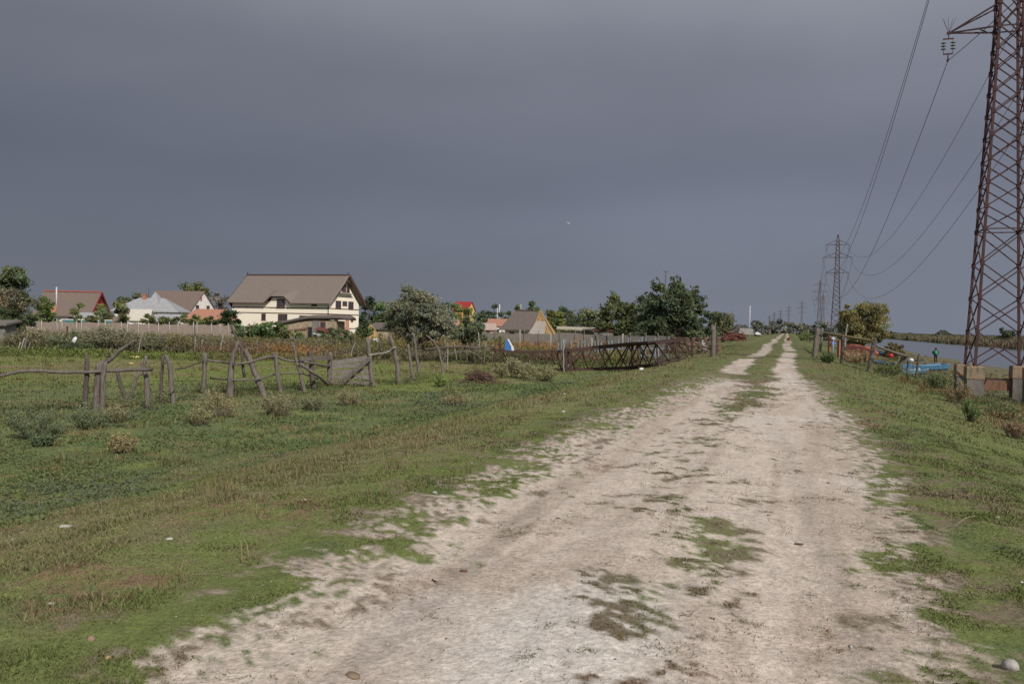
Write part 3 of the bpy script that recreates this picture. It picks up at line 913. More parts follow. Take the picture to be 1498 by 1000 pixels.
# ---------------------------------------------------------------- weed bushes and brush
def weed_bush(name, label, base, w_, h_, col, n=1400, leaf=.035, stems=30, group=None, bare=0.0, cat='bush', stemcol=None):
    base = Vector(base); t = thing(name, label, cat, base, random.uniform(0, 6), group)
    mb = MB(); tips = []
    for i in range(stems):
        a = random.uniform(0, 6.283); r = w_ / 2 * math.sqrt(random.random())
        tip = Vector((math.cos(a) * r, math.sin(a) * r, h_ * random.uniform(.55, 1.05) * (1 - .45 * (2 * r / w_) ** 2)))
        rt = Vector((math.cos(a) * r * .35, math.sin(a) * r * .35, -.05))
        pts = curve(rt, tip, .12, 4)
        mb.tube(pts, [.012, .010, .008, .006, .003], 4)
        tips.append([np.array(p) for p in pts])
    mb.build('stems', stemcol or PALEBARK, t, world=False)
    T_ = np.array(tips)
    i = rng.integers(0, stems, n); k = rng.uniform(.25, 1, n) ** .7 * 3.999
    j = k.astype(int); f = (k - j)[:, None]
    C = T_[i, j] * (1 - f) + T_[i, np.minimum(j + 1, 4)] * f + rng.normal(0, .05, (n, 3)) * np.array([w_, w_, h_]) * .75
    C[:, 2] = np.maximum(C[:, 2], .02)
    col = np.asarray(col)[None] * 1.75 * rng.uniform(.55, 1.4, n)[:, None] * (.7 + .5 * np.clip(C[:, 2:3] / h_, 0, 1))  # shade inside the bush put into the colour of the lower leaves
    V, F, Cc = leaf_quads(C, leaf, col, .4, .2, (0, 0, .35))
    link_mesh('foliage', npmesh('foliage', V, F, Cc), leaf_mat(), t)
    return t


TAN = c3(.19, .165, .085); WG = c3(.125, .14, .06)
for (u, v, wpx, hpx, col, lab, n) in [
        (52, 640, 76, 44, (.095, .115, .06), 'dark green weed clump at the far left below the wire mesh fence', 2600),
        (130, 626, 60, 32, (.10, .125, .06), 'low green weed bush below the twin posts', 1500),
        (168, 618, 40, 26, (.16, .15, .08), 'pale spiky weed at the foot of the twin posts', 900),
        (316, 610, 56, 38, TAN, 'tan weed bush below the leaning post, left one', 1900),
        (290, 622, 44, 24, (.15, .145, .07), 'lower tan weed bush left of the leaning post', 1000),
        (405, 608, 52, 36, (.165, .15, .085), 'tan weed bush in front of the plank rail fence', 1700),
        (462, 600, 40, 24, (.13, .14, .07), 'small weed bush in front of the board panel', 900),
        (512, 594, 34, 26, (.165, .15, .08), 'pale weed bush at the foot of the board panel', 900),
        (178, 662, 46, 26, (.18, .15, .075), 'dry reddish weed in the lush foot of the bank', 1000),
        (60, 652, 44, 22, (.075, .10, .05), 'dark leafy weed lowest on the left', 1200),
        (643, 566, 20, 18, (.12, .155, .045), 'small bright green weed near the curved post', 700),
        (665, 592, 40, 18, TAN, 'low dry weed out on the green slope', 800),
        (752, 553, 60, 26, (.165, .155, .09), 'broad tan bush at the left end of the rusty boom', 2600),
        (700, 532, 44, 28, (.13, .13, .07), 'grey green bush behind the brush pile', 1500),
        (790, 557, 56, 25, (.17, .165, .085), 'feathery tan bush in front of the rusty boom', 2400),
        (728, 512, 34, 18, (.10, .12, .045), 'green bush behind the blue and white tarp', 1500),
        (1418, 616, 26, 32, (.105, .14, .05), 'bright green bush below the concrete footing', 1500),
        (1375, 572, 36, 26, (.085, .105, .045), 'dark green weed bush between the blue boat and the footing', 1300),
        (1400, 590, 40, 28, (.16, .12, .06), 'rusty brown weeds against the left footing', 1400),
        (1466, 612, 40, 24, (.12, .13, .06), 'mixed weeds below the right footing', 1200),
        (1484, 640, 40, 26, (.165, .115, .07), 'reddish brown weeds at the right edge below the pylon', 1200),
        (1210, 531, 22, 16, (.07, .095, .035), 'dark grass tuft at the foot of the grey post', 800),
        (1255, 534, 50, 20, (.17, .125, .07), 'brown reedy weeds below the orange red tarpaulin', 1500),
        (1300, 548, 40, 18, (.10, .115, .045), 'green weeds below the leaning fence post', 1000),
        (1180, 500, 30, 14, (.10, .125, .05), 'green weeds beside the far track', 900)]:
    b = G(u, v); D = b.y
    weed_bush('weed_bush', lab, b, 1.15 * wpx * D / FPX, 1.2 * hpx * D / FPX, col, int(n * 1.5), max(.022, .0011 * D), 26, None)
# brush along the far side of the pasture
for (u, D, wpx, top, col, n, lab) in [
        (28, 56, 40, 492, (.115, .10, .06), 1500, 'brown brush at the left edge beside the dark hut wall'),
        (62, 57, 46, 487, (.15, .135, .08), 1900, 'tan brush before the reed fence, left of the white bag'),
        (104, 55, 52, 490, (.105, .115, .065), 2300, 'green and tan brush holding the white bag'),
        (118, 53, 40, 505, (.055, .07, .035), 1500, 'dark green brush below the white bag'),
        (150, 55, 56, 484, (.12, .115, .07), 2600, 'grey twiggy brush in the middle of the far pasture edge'),
        (186, 54, 44, 488, (.115, .11, .07), 2000, 'grey twiggy brush behind the forked branch'),
        (222, 56, 40, 492, (.10, .105, .05), 1700, 'olive brush right of the forked branch'),
        (262, 57, 42, 494, (.13, .11, .05), 1700, 'brown brush between the far fence posts')]:
    b = at(u, D); tp = P(u, top - 5, D)
    weed_bush('brush', lab, b, 1.25 * wpx * D / FPX, 1.12 * (tp.z - b.z), col, int(n * 1.5), .08, 60, None, stemcol=PALEBARK)
# pile of dead branches
b = G(702, 560)
pt = thing('brush_pile', 'reddish brown pile of dead twigs on the grass', 'brush pile', b)
mb = MB()
for i in range(170):
    a = random.uniform(0, 6.28); c = Vector((random.gauss(0, .34), random.gauss(0, .25), 0)); c.z = random.uniform(0, .5) * math.exp(-2.2 * (c.x ** 2 + c.y ** 2))
    d = Vector((math.cos(a), math.sin(a), random.uniform(-.35, .35))) * random.uniform(.15, .45)
    mb.tube([c - d, c + Vector((0, 0, .04)), c + d], [.014, .012, .005], 4)
mb.build('twigs', mat('dead_twigs', (.17, .105, .08), (.09, .055, .045), 12), pt, world=False)
# ================================================================ buildings
THATCH = mat('thatch', (.215, .178, .153), (.135, .11, .094), 5, .95, .8, (2.2, 2.2, .5), c3=(.26, .215, .18))
OLDTHATCH = mat('old_thatch', (.155, .13, .115), (.085, .07, .062), 5, .95, .8, (2, 2, .6))
CREAM = mat('cream_plaster', (.90, .82, .68), (.86, .78, .63), 1.5, .9, .05)
WHITE = mat('white_plaster', (.80, .77, .73), (.68, .64, .60), 1.2, .9, .05)
BROWNTRIM = mat('brown_trim', (.10, .052, .043), (.065, .035, .03), 5)
REDTRIM = mat('red_paint', (.24, .035, .035), (.17, .025, .027), 4)
REDROOF = mat('bright_red_roof', (.31, .035, .038), (.25, .028, .03), 4, .6)
GLASS = mat('window_glass', (.05, .055, .065), (.03, .035, .04), 2, .15, spec=.6)
FRAME = mat('window_frame_paint', (.20, .09, .07), (.14, .06, .05), 6)
TILE = mat('orange_roof_tiles', (.40, .20, .135), (.25, .12, .085), 7, .9, .5, (1, 1, 1), c3=(.44, .28, .21))
BROWNTILE = mat('brown_roof_tiles', (.19, .145, .122), (.12, .09, .076), 6, .9, .4)
SHEETROOF = mat('grey_sheet_roof', (.33, .33, .335), (.24, .24, .245), 2.5, .6, .1)
BRICK = mat('brick', (.40, .18, .11), (.28, .12, .08), 14, .9, .4)
MUDWALL = mat('mud_wall', (.38, .31, .22), (.25, .20, .14), 3, .95, .5)
RUST = mat('rusty_sheet', (.17, .066, .048), (.09, .04, .033), 5, .8, .3)
PLANK = mat('grey_planks', (.24, .225, .205), (.13, .12, .11), 4, .95, .6, (7, 7, .5))
REED = mat('reed_panel', (.29, .235, .20), (.18, .145, .122), 4, .95, .6, (9, 9, .6))
GREYREED = mat('weathered_reed_panel', (.19, .165, .145), (.11, .095, .085), 4, .95, .6, (9, 9, .6))
TEAL = mat('teal_paint', (.09, .21, .22), (.06, .15, .16), 3)
STRAW = mat('straw', (.40, .27, .13), (.22, .14, .065), 7, .95, .8, (1.5, 1.5, .5), c3=(.50, .36, .20))
STEELW = mat('white_metal', (.52, .52, .53), (.43, .43, .44), 3, .5)


class Bld:
    """building frame: local x along the ridge, y to the back, z up from the ground"""

    def __init__(s, name, label, u, D, rz, cat='house', dx=0):
        s.b = at(u, D); s.t = thing(name, label, cat, s.b, rz)

    def part(s, name, m, fn, parent=None, label=None):
        mb = MB(); fn(mb); return mb.build(name, m, parent or s.t, world=False, label=label)

    def gable_walls(s, L, W, h, r, m, tk=.25):
        def f(mb):
            mb.add([(-L / 2, -W / 2, -.3), (L / 2, -W / 2, -.3), (L / 2, W / 2, -.3), (-L / 2, W / 2, -.3), (-L / 2, -W / 2, h), (L / 2, -W / 2, h), (L / 2, W / 2, h), (-L / 2, W / 2, h), (-L / 2, 0, r), (L / 2, 0, r)],
                   [(0, 1, 5, 4), (2, 3, 7, 6), (1, 2, 6, 9, 5), (3, 0, 4, 8, 7), (0, 3, 2, 1)])
        return s.part('wall', m, f)

    def box_walls(s, L, W, h, m):
        return s.part('wall', m, lambda mb: mb.box((0, 0, h / 2 - .15), (L, W, h + .3)))

    def gable_roof(s, L, W, h, r, m, over=.5, end=.5, tk=.16):
        k = (r - h) / (W / 2); e = h - over * k

        def f(mb):
            for sg in (-1, 1):
                n = max(2, int(L / 1.2))
                y0 = sg * (W / 2 + over)
                pr = [(0, r + .02), (y0, e), (y0, e + tk * 1.2), (0, r + tk * 1.4)]
                vs = []; fs = []
                for i in range(n + 1):
                    x = -L / 2 - end + (L + 2 * end) * i / n
                    vs += [(x, y, z) for y, z in pr]
                for i in range(n):
                    a = 4 * i; fs += [(a + j, a + (j + 1) % 4, a + 4 + (j + 1) % 4, a + 4 + j) for j in range(4)]
                fs += [(0, 1, 2, 3), (4 * n + 3, 4 * n + 2, 4 * n + 1, 4 * n)]
                mb.add(vs, fs)
        return s.part('roof', m, f)

    def hip_roof(s, L, W, h, r, m, over=.5, ridge=None):
        rl = (L - W) / 2 if ridge is None else ridge / 2

        def f(mb):
            a, b_ = L / 2 + over, W / 2 + over; e = h - .12
            mb.add([(-a, -b_, e), (a, -b_, e), (a, b_, e), (-a, b_, e), (-rl, 0, r), (rl, 0, r), (-a, -b_, e + .14), (a, -b_, e + .14), (a, b_, e + .14), (-a, b_, e + .14)],
                   [(0, 3, 2, 1), (0, 1, 7, 6), (1, 2, 8, 7), (2, 3, 9, 8), (3, 0, 6, 9), (6, 7, 5, 4), (7, 8, 5), (8, 9, 4, 5), (9, 6, 4)])
        return s.part('roof', m, f)

    def window(s, face, x, z, w_, h_, L, W, name='window', frame=None, glass=None):
        """face 'f' front (-y), 'r' right (+x)"""
        fm, gm = frame or FRAME, glass or GLASS
        if face == 'f':
            o = lambda a, z_, d: (x + a, -W / 2 - d, z_); ax = (Vector((1, 0, 0)), Vector((0, 1, 0)), Vector((0, 0, 1)))
        else:
            o = lambda a, z_, d: (L / 2 + d, x + a, z_); ax = (Vector((0, 1, 0)), Vector((1, 0, 0)), Vector((0, 0, 1)))

        def f(mb):
            b_ = .08
            mb.box(o(-w_ / 2, z, .02), (b_, .08, h_ + b_), ax); mb.box(o(w_ / 2, z, .02), (b_, .08, h_ + b_), ax)
            mb.box(o(0, z + h_ / 2, .022), (w_ - b_, .08, b_), ax); mb.box(o(0, z - h_ / 2, .022), (w_ + .2, .14, b_), ax)
            if w_ > .9: mb.box(o(0, z, .018), (b_ * .7, .06, h_ - b_), ax)
        fr = s.part(name, fm, f)
        s.part('pane', gm, lambda mb: mb.box(o(0, z, .006), (w_ - .06, .03, h_ - .06), ax), fr)
        return fr


# --- the big thatched guest house
L_, W_, h_, r_ = 16.6, 9.2, 5.43, 9.0
rz = rad(-17.5)
B = Bld('thatched_house', 'large cream two storey house with a steep thatched roof and brown bands', 433, 127, rz)
wl = B.gable_walls(L_, W_, h_ - .25, r_ - .35, CREAM)
k = (r_ - h_) / (W_ / 2)
OV = .75; e_ = h_ - OV * k
DX0, DX1 = -1.0, 1.1           # eyebrow dormer along the front eave


def thatch(mb):
    # front and back slopes with rounded thick eave; the front lifts over the dormer window
    n = 60
    for sg in (-1, 1):
        vs = []; fs = []
        for i in range(n + 1):
            x = -L_ / 2 - .75 + (L_ + 1.5) * i / n
            lift = 0
            if sg < 0:
                a = min(smooth(DX0 - 1.3, DX0, np.array(x)), 1 - smooth(DX1, DX1 + 1.3, np.array(x)))
                lift = 1.0 * float(a)
            qs = [0, .02, .15, .3, .42, .54, .66, .78, .9, .975, 1]
            top = []; bot = []
            for q in qs:
                y = sg * (W_ / 2 + OV) * q
                z = r_ + (e_ - r_) * q - .12 * math.sin(math.pi * q)
                z += lift * float(smooth(.45, 1.0, np.array(q)))
                top.append((x, y, z + .38 * (1 - .85 * q ** 2))); bot.append((x, y * .985, z))
            vs += top + list(reversed(bot))
        c = 2 * 11
        for i in range(n):
            fs += [(i * c + j, i * c + (j + 1) % c, (i + 1) * c + (j + 1) % c, (i + 1) * c + j) for j in range(c)]
        fs += [tuple(range(c)), tuple(n * c + j for j in reversed(range(c)))]
        mb.add(vs, fs, True)


rf = B.part('roof', THATCH, thatch)
B.part('ridge_cap', BROWNTRIM, lambda mb: [mb.box((0, 0, r_ + .42), (L_ + 1.3, .3, .16)), mb.box((-L_ / 2 - .6, 0, r_ + .6), (.12, .12, .4)), mb.box((L_ / 2 + .6, 0, r_ + .6), (.12, .12, .4))], rf)
B.part('rake_board', BROWNTRIM, lambda mb: mb.beam((L_ / 2 + .8, 0, r_ + .3), (L_ / 2 + .8, W_ / 2 + OV + .05, e_ + .12), .12, .5), rf)
B.part('gable_peak', BROWNTRIM, lambda mb: mb.prism([(L_ / 2 + .5, -1.2, r_ - .75), (L_ / 2 + .5, 1.2, r_ - .75), (L_ / 2 + .5, 0, r_ + .3)], (.12, 0, 0)), rf)
B.part('wall_band', BROWNTRIM, lambda mb: [mb.box((0, 0, z), (L_ + .05, W_ + .05, .13)) for z in (4.25, 3.42, 1.3)] + [mb.box((L_ / 2 + .004, 0, 6.1), (.05, 5.0, .13)), mb.box((L_ / 2 - .07, -W_ / 2 - .004, 2.2), (.14, .05, 5.0))], wl)
# dormer front
B.part('dormer', CREAM, lambda mb: mb.prism([(DX0 - .9, -W_ / 2 - .15, 4.3), (DX1 + .9, -W_ / 2 - .15, 4.3), (DX1 + .2, -W_ / 2 - .15, 5.75), (DX0 - .2, -W_ / 2 - .15, 5.75)], (0, 1.2, 0)))
for sg, xx in ((-1, DX0), (1, DX1)):
    B.part('dormer_trim', BROWNTRIM, lambda mb: mb.beam((xx + sg * 1.2, -W_ / 2 - .72, e_ + .02), (xx + sg * .1, -W_ / 2 - .72, e_ + .98), .1, .14))
B.window('f', .35, 4.95, 1.3, 1.15, L_, W_ + .32)
B.window('f', -2.7, 2.8, .65, .95, L_, W_); B.window('f', .6, 2.75, 1.5, 1.0, L_, W_); B.window('f', 4.2, 2.6, 1.4, 1.0, L_, W_)
B.window('f', 5.9, 4.68, .8, .28, L_, W_)
B.window('r', -1.85, 4.85, 1.5, 1.15, L_, W_); B.window('r', 2.0, 4.85, 1.5, 1.15, L_, W_); B.window('r', .1, 5.1, 1.25, .62, L_, W_)
B.window('r', -.2, 7.4, 1.15, 1.2, L_, W_); B.window('r', 1.05, 7.25, .8, .95, L_, W_)
B.window('r', 2.4, 2.8, .6, .8, L_, W_); B.window('r', -2.4, 2.2, .9, 1.0, L_, W_)
B.part('balcony_ledge', mat('grey_ledge', (.4, .36, .31)), lambda mb: mb.box((L_ / 2 + .22, 0, 6.6), (.45, 3.9, .12)))
B.part('door', mat('salmon_door', (.52, .27, .20), (.45, .22, .17)), lambda mb: mb.box((L_ / 2 + .03, .9, 1.75), (.08, 1.1, 2.1)))
B.part('gable_board', REDTRIM, lambda mb: mb.prism([(-L_ / 2 - .16, -W_ / 2 - .6, 4.9), (-L_ / 2 - .16, -W_ / 2 + 1.4, 3.0), (-L_ / 2 - .16, -W_ / 2 + 1.6, 6.2)], (-.1, 0, 0)))

# --- mud walled shed in front of it
B = Bld('mud_shed', 'low mud walled shed with a sagging thatched roof before the cream house', 462, 106, rad(-8), 'shed')


def shedroof(mb):
    n = 16; vs = []
    for i in range(n + 1):
        q = i / n; x = -4.9 + 9.6 * q
        z = 1.75 + 1.0 * smooth(0, .55, np.array(q)) - .15 * q + .05 * math.sin(9 * q)
        z = float(z)
        vs += [(x, -1.9, z), (x, -1.95, z + .3), (x, 0, z + .55), (x, 1.9, z + .2), (x, 1.9, z - .1)]
    fs = [(i * 5 + j, i * 5 + (j + 1) % 5, (i + 1) * 5 + (j + 1) % 5, (i + 1) * 5 + j) for i in range(n) for j in range(5)] + [(0, 1, 2, 3, 4), tuple(n * 5 + j for j in (4, 3, 2, 1, 0))]
    mb.add(vs, fs, True)


B.part('wall', MUDWALL, lambda mb: mb.prism([(-4.6, -1.6, -.3), (3.3, -1.6, -.3), (3.3, -1.6, 2.4), (.6, -1.6, 2.55), (-2, -1.6, 2.25), (-4.6, -1.6, 1.65)], (0, 3.2, 0)))
B.part('roof', OLDTHATCH, shedroof)
B.part('doorway', mat('dark_opening', (.03, .028, .025)), lambda mb: mb.box((-.15, -1.62, .85), (.5, .08, 1.5)))
B.part('door_frame', PLANK, lambda mb: [mb.box((-.46, -1.65, .9), (.12, .1, 1.7)), mb.box((.62, -1.63, 1.3), (.9, .06, 2.2))])
B.window('f', 1.55, 1.9, .6, .7, 3, 3.2)
B.part('beam', mat('rotten_beam', (.25, .13, .09), (.15, .08, .06), 6), lambda mb: mb.beam((-3.2, -1.68, 1.0), (-.4, -1.68, 1.45), .12, .22))
B.part('lean_to_roof', RUST, lambda mb: mb.prism([(1.1, -1.8, 1.55), (4.3, -1.8, 1.0), (4.3, -3.4, .75), (1.1, -3.4, 1.3)], (0, 0, .07)))
B.part('lean_to_wall', PLANK, lambda mb: mb.prism([(1.4, -3.1, -.2), (3.9, -3.1, -.2), (3.9, -3.1, .74), (1.4, -3.1, 1.2)], (0, .1, 0)))
B.part('loose_board', STEELW, lambda mb: mb.beam((1.0, -3.5, .85), (3.1, -3.5, .35), .05, .14))

# --- red gabled house at far left
def simple_gable(name, label, u, D, rz, L, W, h, r, wallm, roofm, over=.5, end=.35, tk=.16, cat='house'):
    B = Bld(name, label, u, D, rz, cat)
    w_ = B.gable_walls(L, W, h, r - .05, wallm); rf = B.gable_roof(L, W, h, r, roofm, over, end, tk)
    return B, w_, rf


B, w_, rf = simple_gable('red_gabled_house', 'brown roofed house with a dark red gable and a white flue pipe', 106, 142, rad(4), 9.0, 7.2, 2.7, 6.3, WHITE, BROWNTILE)
B.part('gable', REDTRIM, lambda mb: mb.prism([(4.52, -3.6, 2.75), (4.52, 3.6, 2.75), (4.52, 0, 6.2)], (.06, 0, 0)))
B.part('ridge_tile', mat('red_ridge', (.42, .12, .09), (.32, .09, .07)), lambda mb: mb.box((0, 0, 6.62), (9.8, .35, .18)), rf)
B.part('rake_board', REDTRIM, lambda mb: [mb.beam((4.9, 0, 6.45), (4.9, sg * 4.15, 2.3), .1, .35) for sg in (-1, 1)], rf)
B.part('flue', STEELW, lambda mb: mb.tube([(-1.6, -2.4, 3.2), (-1.6, -2.4, 7.2)], .12, 8), rf)
B.part('roof_patch', mat('rust_streak', (.40, .17, .09), (.30, .13, .08)), lambda mb: mb.prism([(-2.1, -2.55, 3.92), (-1.4, -2.55, 3.92), (-1.2, -4.0, 2.47), (-2.2, -4.0, 2.47)], (0, 0, .05)), rf)
B.window('f', -2.2, 1.5, .9, 1.1, 9, 7.2); B.window('f', 1.5, 1.5, .9, 1.1, 9, 7.2); B.window('r', 0, 4.0, .8, .9, 9.1, 7.2)
B.part('dish', STEELW, lambda mb: mb.lathe([(.02, 0), (.3, .05), (.42, .16), (.40, .17), (.28, .07)], (4.9, -.5, 4.3), 12))
# teal wall and little red hut
B = Bld('teal_wall', 'long teal painted garden wall in front of the red gabled house', 131, 116, rad(3), 'wall')
B.part('wall', TEAL, lambda mb: mb.box((0, 0, .75), (7.4, .2, 2.1)))
B.part('coping', WHITE, lambda mb: mb.box((0, 0, 1.85), (7.5, .3, .1)))
B, w_, rf = simple_gable('garden_hut', 'tiny dark red hut at the end of the teal wall', 175, 112, rad(10), 1.2, 1.2, 1.7, 2.35, REDTRIM, BROWNTILE, .2, .2, .08, 'shed')
B.part('door', WHITE, lambda mb: mb.box((.2, -.62, .8), (.5, .05, 1.6)))
B, w_, rf = simple_gable('white_annex', 'low white walled annex beneath the red gable', 132, 128, rad(4), 3.4, 2.6, 2.2, 2.8, WHITE, SHEETROOF, .2, .2, .1, 'house')
B.window('f', .3, 1.3, .7, .7, 3.4, 2.6)

# --- grey hipped roof house
B = Bld('hipped_house', 'white house with a pale grey hipped sheet roof and a pointed turret', 222, 134, rad(6))
B.box_walls(9.4, 6.6, 3.35, WHITE)
rf = B.hip_roof(9.4, 6.6, 3.35, 5.55, SHEETROOF, .5, 4.0)
B.part('turret_roof', SHEETROOF, lambda mb: mb.add([(-.3, -1.9, 4.4), (1.7, -1.9, 4.4), (1.7, .5, 5.2), (-.3, .5, 5.2), (.7, -.7, 6.6)], [(0, 1, 4), (1, 2, 4), (2, 3, 4), (3, 0, 4), (3, 2, 1, 0)]), rf)
B.part('chimney', BRICK, lambda mb: [mb.box((-1.05, -.3, 5.5), (.55, .55, 1.3)), mb.box((-1.05, -.3, 6.12), (.68, .68, .14))], rf)
for x in (-3.2, -.8, 1.6, 3.6): B.window('f', x, 1.9, .8, 1.1, 9.4, 6.6)
B, w_, rf = simple_gable('low_annex', 'low shed with a pale sheet roof in front of the hipped house', 207, 118, rad(8), 2.6, 2.8, 2.1, 3.4, WHITE, mat('pale_roof', (.50, .46, .40), (.42, .38, .33), 3), .3, .2, .1, 'shed')
B, w_, rf = simple_gable('white_outbuilding', 'white outbuilding at the right end of the hipped house', 248, 121, rad(-12), 3.4, 2.4, 1.9, 2.8, WHITE, SHEETROOF, .3, .3, .1, 'shed')
B.window('f', .5, 1.3, .6, .6, 3.4, 2.4)

# --- white gable house with brown roof
B, w_, rf = simple_gable('white_gabled_house', 'white gabled house with a long brown roof and red vent in the gable', 263, 156, rad(-9), 9.6, 9.6, 3.5, 7.3, WHITE, BROWNTILE, .35, .2)
B.part('vent', mat('orange_vent', (.45, .16, .10)), lambda mb: mb.box((4.82, -.9, 6.0), (.08, .5, .7)))
B.window('r', 1.6, 4.4, 1.0, .8, 9.6, 9.6); B.window('r', -2.2, 4.4, 1.0, .8, 9.6, 9.6); B.window('f', 0, 1.8, 1, 1.1, 9.6, 9.6)
# --- low orange tiled house
B = Bld('tiled_house', 'low house with an orange tiled hipped roof left of the thatched house', 309, 118, rad(4))
B.box_walls(6.4, 4.6, 2.1, MUDWALL); rf = B.hip_roof(6.4, 4.6, 2.1, 3.75, TILE, .35, 4.4)
B.window('f', -1.2, 1.3, .7, .8, 6.4, 4.6); B.part('door', BROWNTRIM, lambda mb: mb.box((1.0, -2.32, .9), (.8, .08, 1.9)))

# --- small grey thatched hut right of the big house
B = Bld('grey_hut', 'small hut with a grey thatched roof left of the olive tree', 558, 112, rad(-6), 'hut')
B.box_walls(2.9, 2.6, 1.4, MUDWALL); B.hip_roof(2.9, 2.6, 1.5, 2.35, OLDTHATCH, .3, 1.9)
B.part('doorway', MATS['dark_opening'], lambda mb: mb.box((-.5, -1.31, .6), (.6, .06, 1.3)))
# --- haystack
b = at(542, 98); t = thing('haystack', 'small conical yellow haystack beside the grey hut', 'haystack', b)
mb = MB(); mb.lathe([(.95, -.1), (1.0, .4), (.85, 1.0), (.5, 1.6), (.12, 2.05), (.02, 2.15)], (0, 0, 0), 16)
for v_ in mb.v: v_ += Vector((random.uniform(-.07, .07), random.uniform(-.07, .07), 0))
mb.build('straw', STRAW, t, world=False)
mb = MB(); mb.tube([(0, 0, 1.9), (.03, 0, 2.5)], .03, 5); mb.build('pole', PALEBARK, t, world=False)

# --- yellow house with red roof
B, w_, rf = simple_gable('yellow_house', 'bright yellow house with a red roof above the olive tree', 678, 222, rad(-22), 4.3, 4.4, 6.2, 8.2, mat('yellow_plaster', (.72, .47, .16), (.64, .40, .13), 2), REDROOF, .4, .3, .15)
B.window('r', 0, 2.4, .8, 1.0, 4.3, 4.4); B.window('f', 0, 4.6, .8, 1.0, 4.3, 4.4); B.window('r', 0, 5.2, .7, .9, 4.3, 4.4)
# --- little orange roofs among the trees
for (u, D, L1, W1, h1, r1, rz1, lab) in [(656, 150, 3.6, 3, 1.6, 2.9, 14, 'small orange roofed cottage half hidden by the olive crown'), (728, 190, 4.2, 3.4, 2.2, 3.6, -10, 'small orange roofed cottage below the white poles'),
                                         (710, 150, 3.4, 3.2, 1.5, 2.5, 8, 'pale pinkish ruined cottage right of the olive trees')]:
    B, w_, rf = simple_gable('cottage', lab, u, D, rad(rz1), L1, W1, h1, r1, WHITE if u != 710 else mat('pink_rubble', (.42, .30, .25), (.30, .21, .17), 4), TILE if u != 710 else mat('pink_roof', (.42, .31, .27), (.30, .22, .19), 3), .3, .2, .1)
    B.window('f', .3, 1.0, .6, .7, L1, W1)

# --- reed roofed house
B = Bld('reed_roofed_house', 'low white house with a grey hipped reed roof behind the reed stack', 768, 118, rad(-9))
B.box_walls(5.2, 4.4, 1.9, WHITE)
rf = B.hip_roof(5.2, 4.4, 1.75, 4.5, OLDTHATCH, .75, 2.9)
B.part('ridge_cap', BROWNTRIM, lambda mb: mb.box((0, 0, 4.51), (3.1, .25, .12)), rf)
for x in (-1.6, 0, 1.5): B.window('f', x, 1.0, .6, .7, 5.2, 4.4)
B.part('finial', BROWNTRIM, lambda mb: mb.box((1.45, 0, 4.7), (.12, .12, .4)), rf)
# --- pointed reed stack
b = at(794, 92); t = thing('reed_stack', 'pointed orange brown stack of cut reeds with a grey panel leaning on it', 'reed stack', b)
mb = MB()
for i in range(420):
    a = random.uniform(0, 6.283); q = random.uniform(.75, 1)
    base_ = Vector((math.cos(a) * 2.45 * q + .1, math.sin(a) * 2.0 * q, -.1)); tip = Vector((-.32 + random.uniform(-.15, .15), random.uniform(-.15, .15), 3.75 + random.uniform(-.5, .3)))
    mb.tube([base_, base_.lerp(tip, .5) + Vector((0, 0, .05)), tip], [.09, .075, .03], 5)
mb.build('reeds', STRAW, t, world=False)
mb = MB(); mb.tube([(-.32, 0, 3.2), (-.3, 0, 4.25)], .04, 6); mb.build('pole', PALEBARK, t, world=False)
mb = MB(); mb.prism([(-2.6, -2.3, .1), (.0, -2.4, .0), (.25, -1.15, 2.8), (-.75, -1.0, 2.9)], (0, -.08, .03)); mb.build('panel', mat('grey_boards', (.36, .32, .28), (.25, .22, .19), 5, .95, .4, (6, 6, 1)), t, world=False)
# --- plank shed and neighbours
B = Bld('plank_shed', 'grey plank shed with a flat pale roof behind the yellow weeds', 842, 98, rad(-4), 'shed')
B.part('wall', PLANK, lambda mb: [mb.box((-1.95 + i * .245, -1.2, .8), (.235, .05 + .02 * (i % 3), 1.9)) for i in range(17)] + [mb.box((0, .1, .75), (4.0, 2.4, 1.8))])
B.part('roof', mat('pale_flat_roof', (.42, .37, .29), (.32, .28, .22), 3), lambda mb: mb.prism([(-2.3, -1.6, 1.98), (2.3, -1.6, 1.9), (2.3, 1.4, 2.15), (-2.3, 1.4, 2.2)], (0, 0, .14)))
B.part('post', PALEBARK, lambda mb: mb.tube([(-2.15, -1.45, -.2), (-2.15, -1.45, 1.95)], .06, 6)); B.part('doorway', MATS['dark_opening'], lambda mb: mb.box((.9, -1.26, .75), (.55, .06, 1.4)))
B = Bld('plank_outhouse', 'dark plank outhouse under the left windblown tree', 882, 92, rad(-6), 'shed')
B.part('wall', PLANK, lambda mb: mb.box((0, 0, .85), (2.0, 1.6, 2.1))); B.part('roof', RUST, lambda mb: mb.prism([(-1.2, -1, 1.93), (1.2, -1, 1.93), (1.2, 1, 2.12), (-1.2, 1, 2.12)], (0, 0, .08)))
B.part('opening', MATS['dark_opening'], lambda mb: mb.box((-.2, -.83, 1.3), (.45, .05, .4)))
B = Bld('animal_shelter', 'low open board shelter under the right windblown tree', 945, 84, rad(-12), 'shed')
B.part('wall', PLANK, lambda mb: mb.box((0, .7, .7), (3.0, .12, 1.7))); B.part('roof', GREYREED, lambda mb: mb.prism([(-1.8, -1, 1.35), (1.8, -1, 1.3), (1.8, 1, 1.6), (-1.8, 1, 1.65)], (0, 0, .16)))
for x in (-1.5, 0, 1.5): B.part('post', PALEBARK, lambda mb: mb.tube([(x, -.85, -.2), (x + .05, -.85, 1.38)], .06, 6))
B = Bld('dark_hut', 'dark weathered board hut cut by the left edge of the photo', -6, 58, rad(8), 'hut')
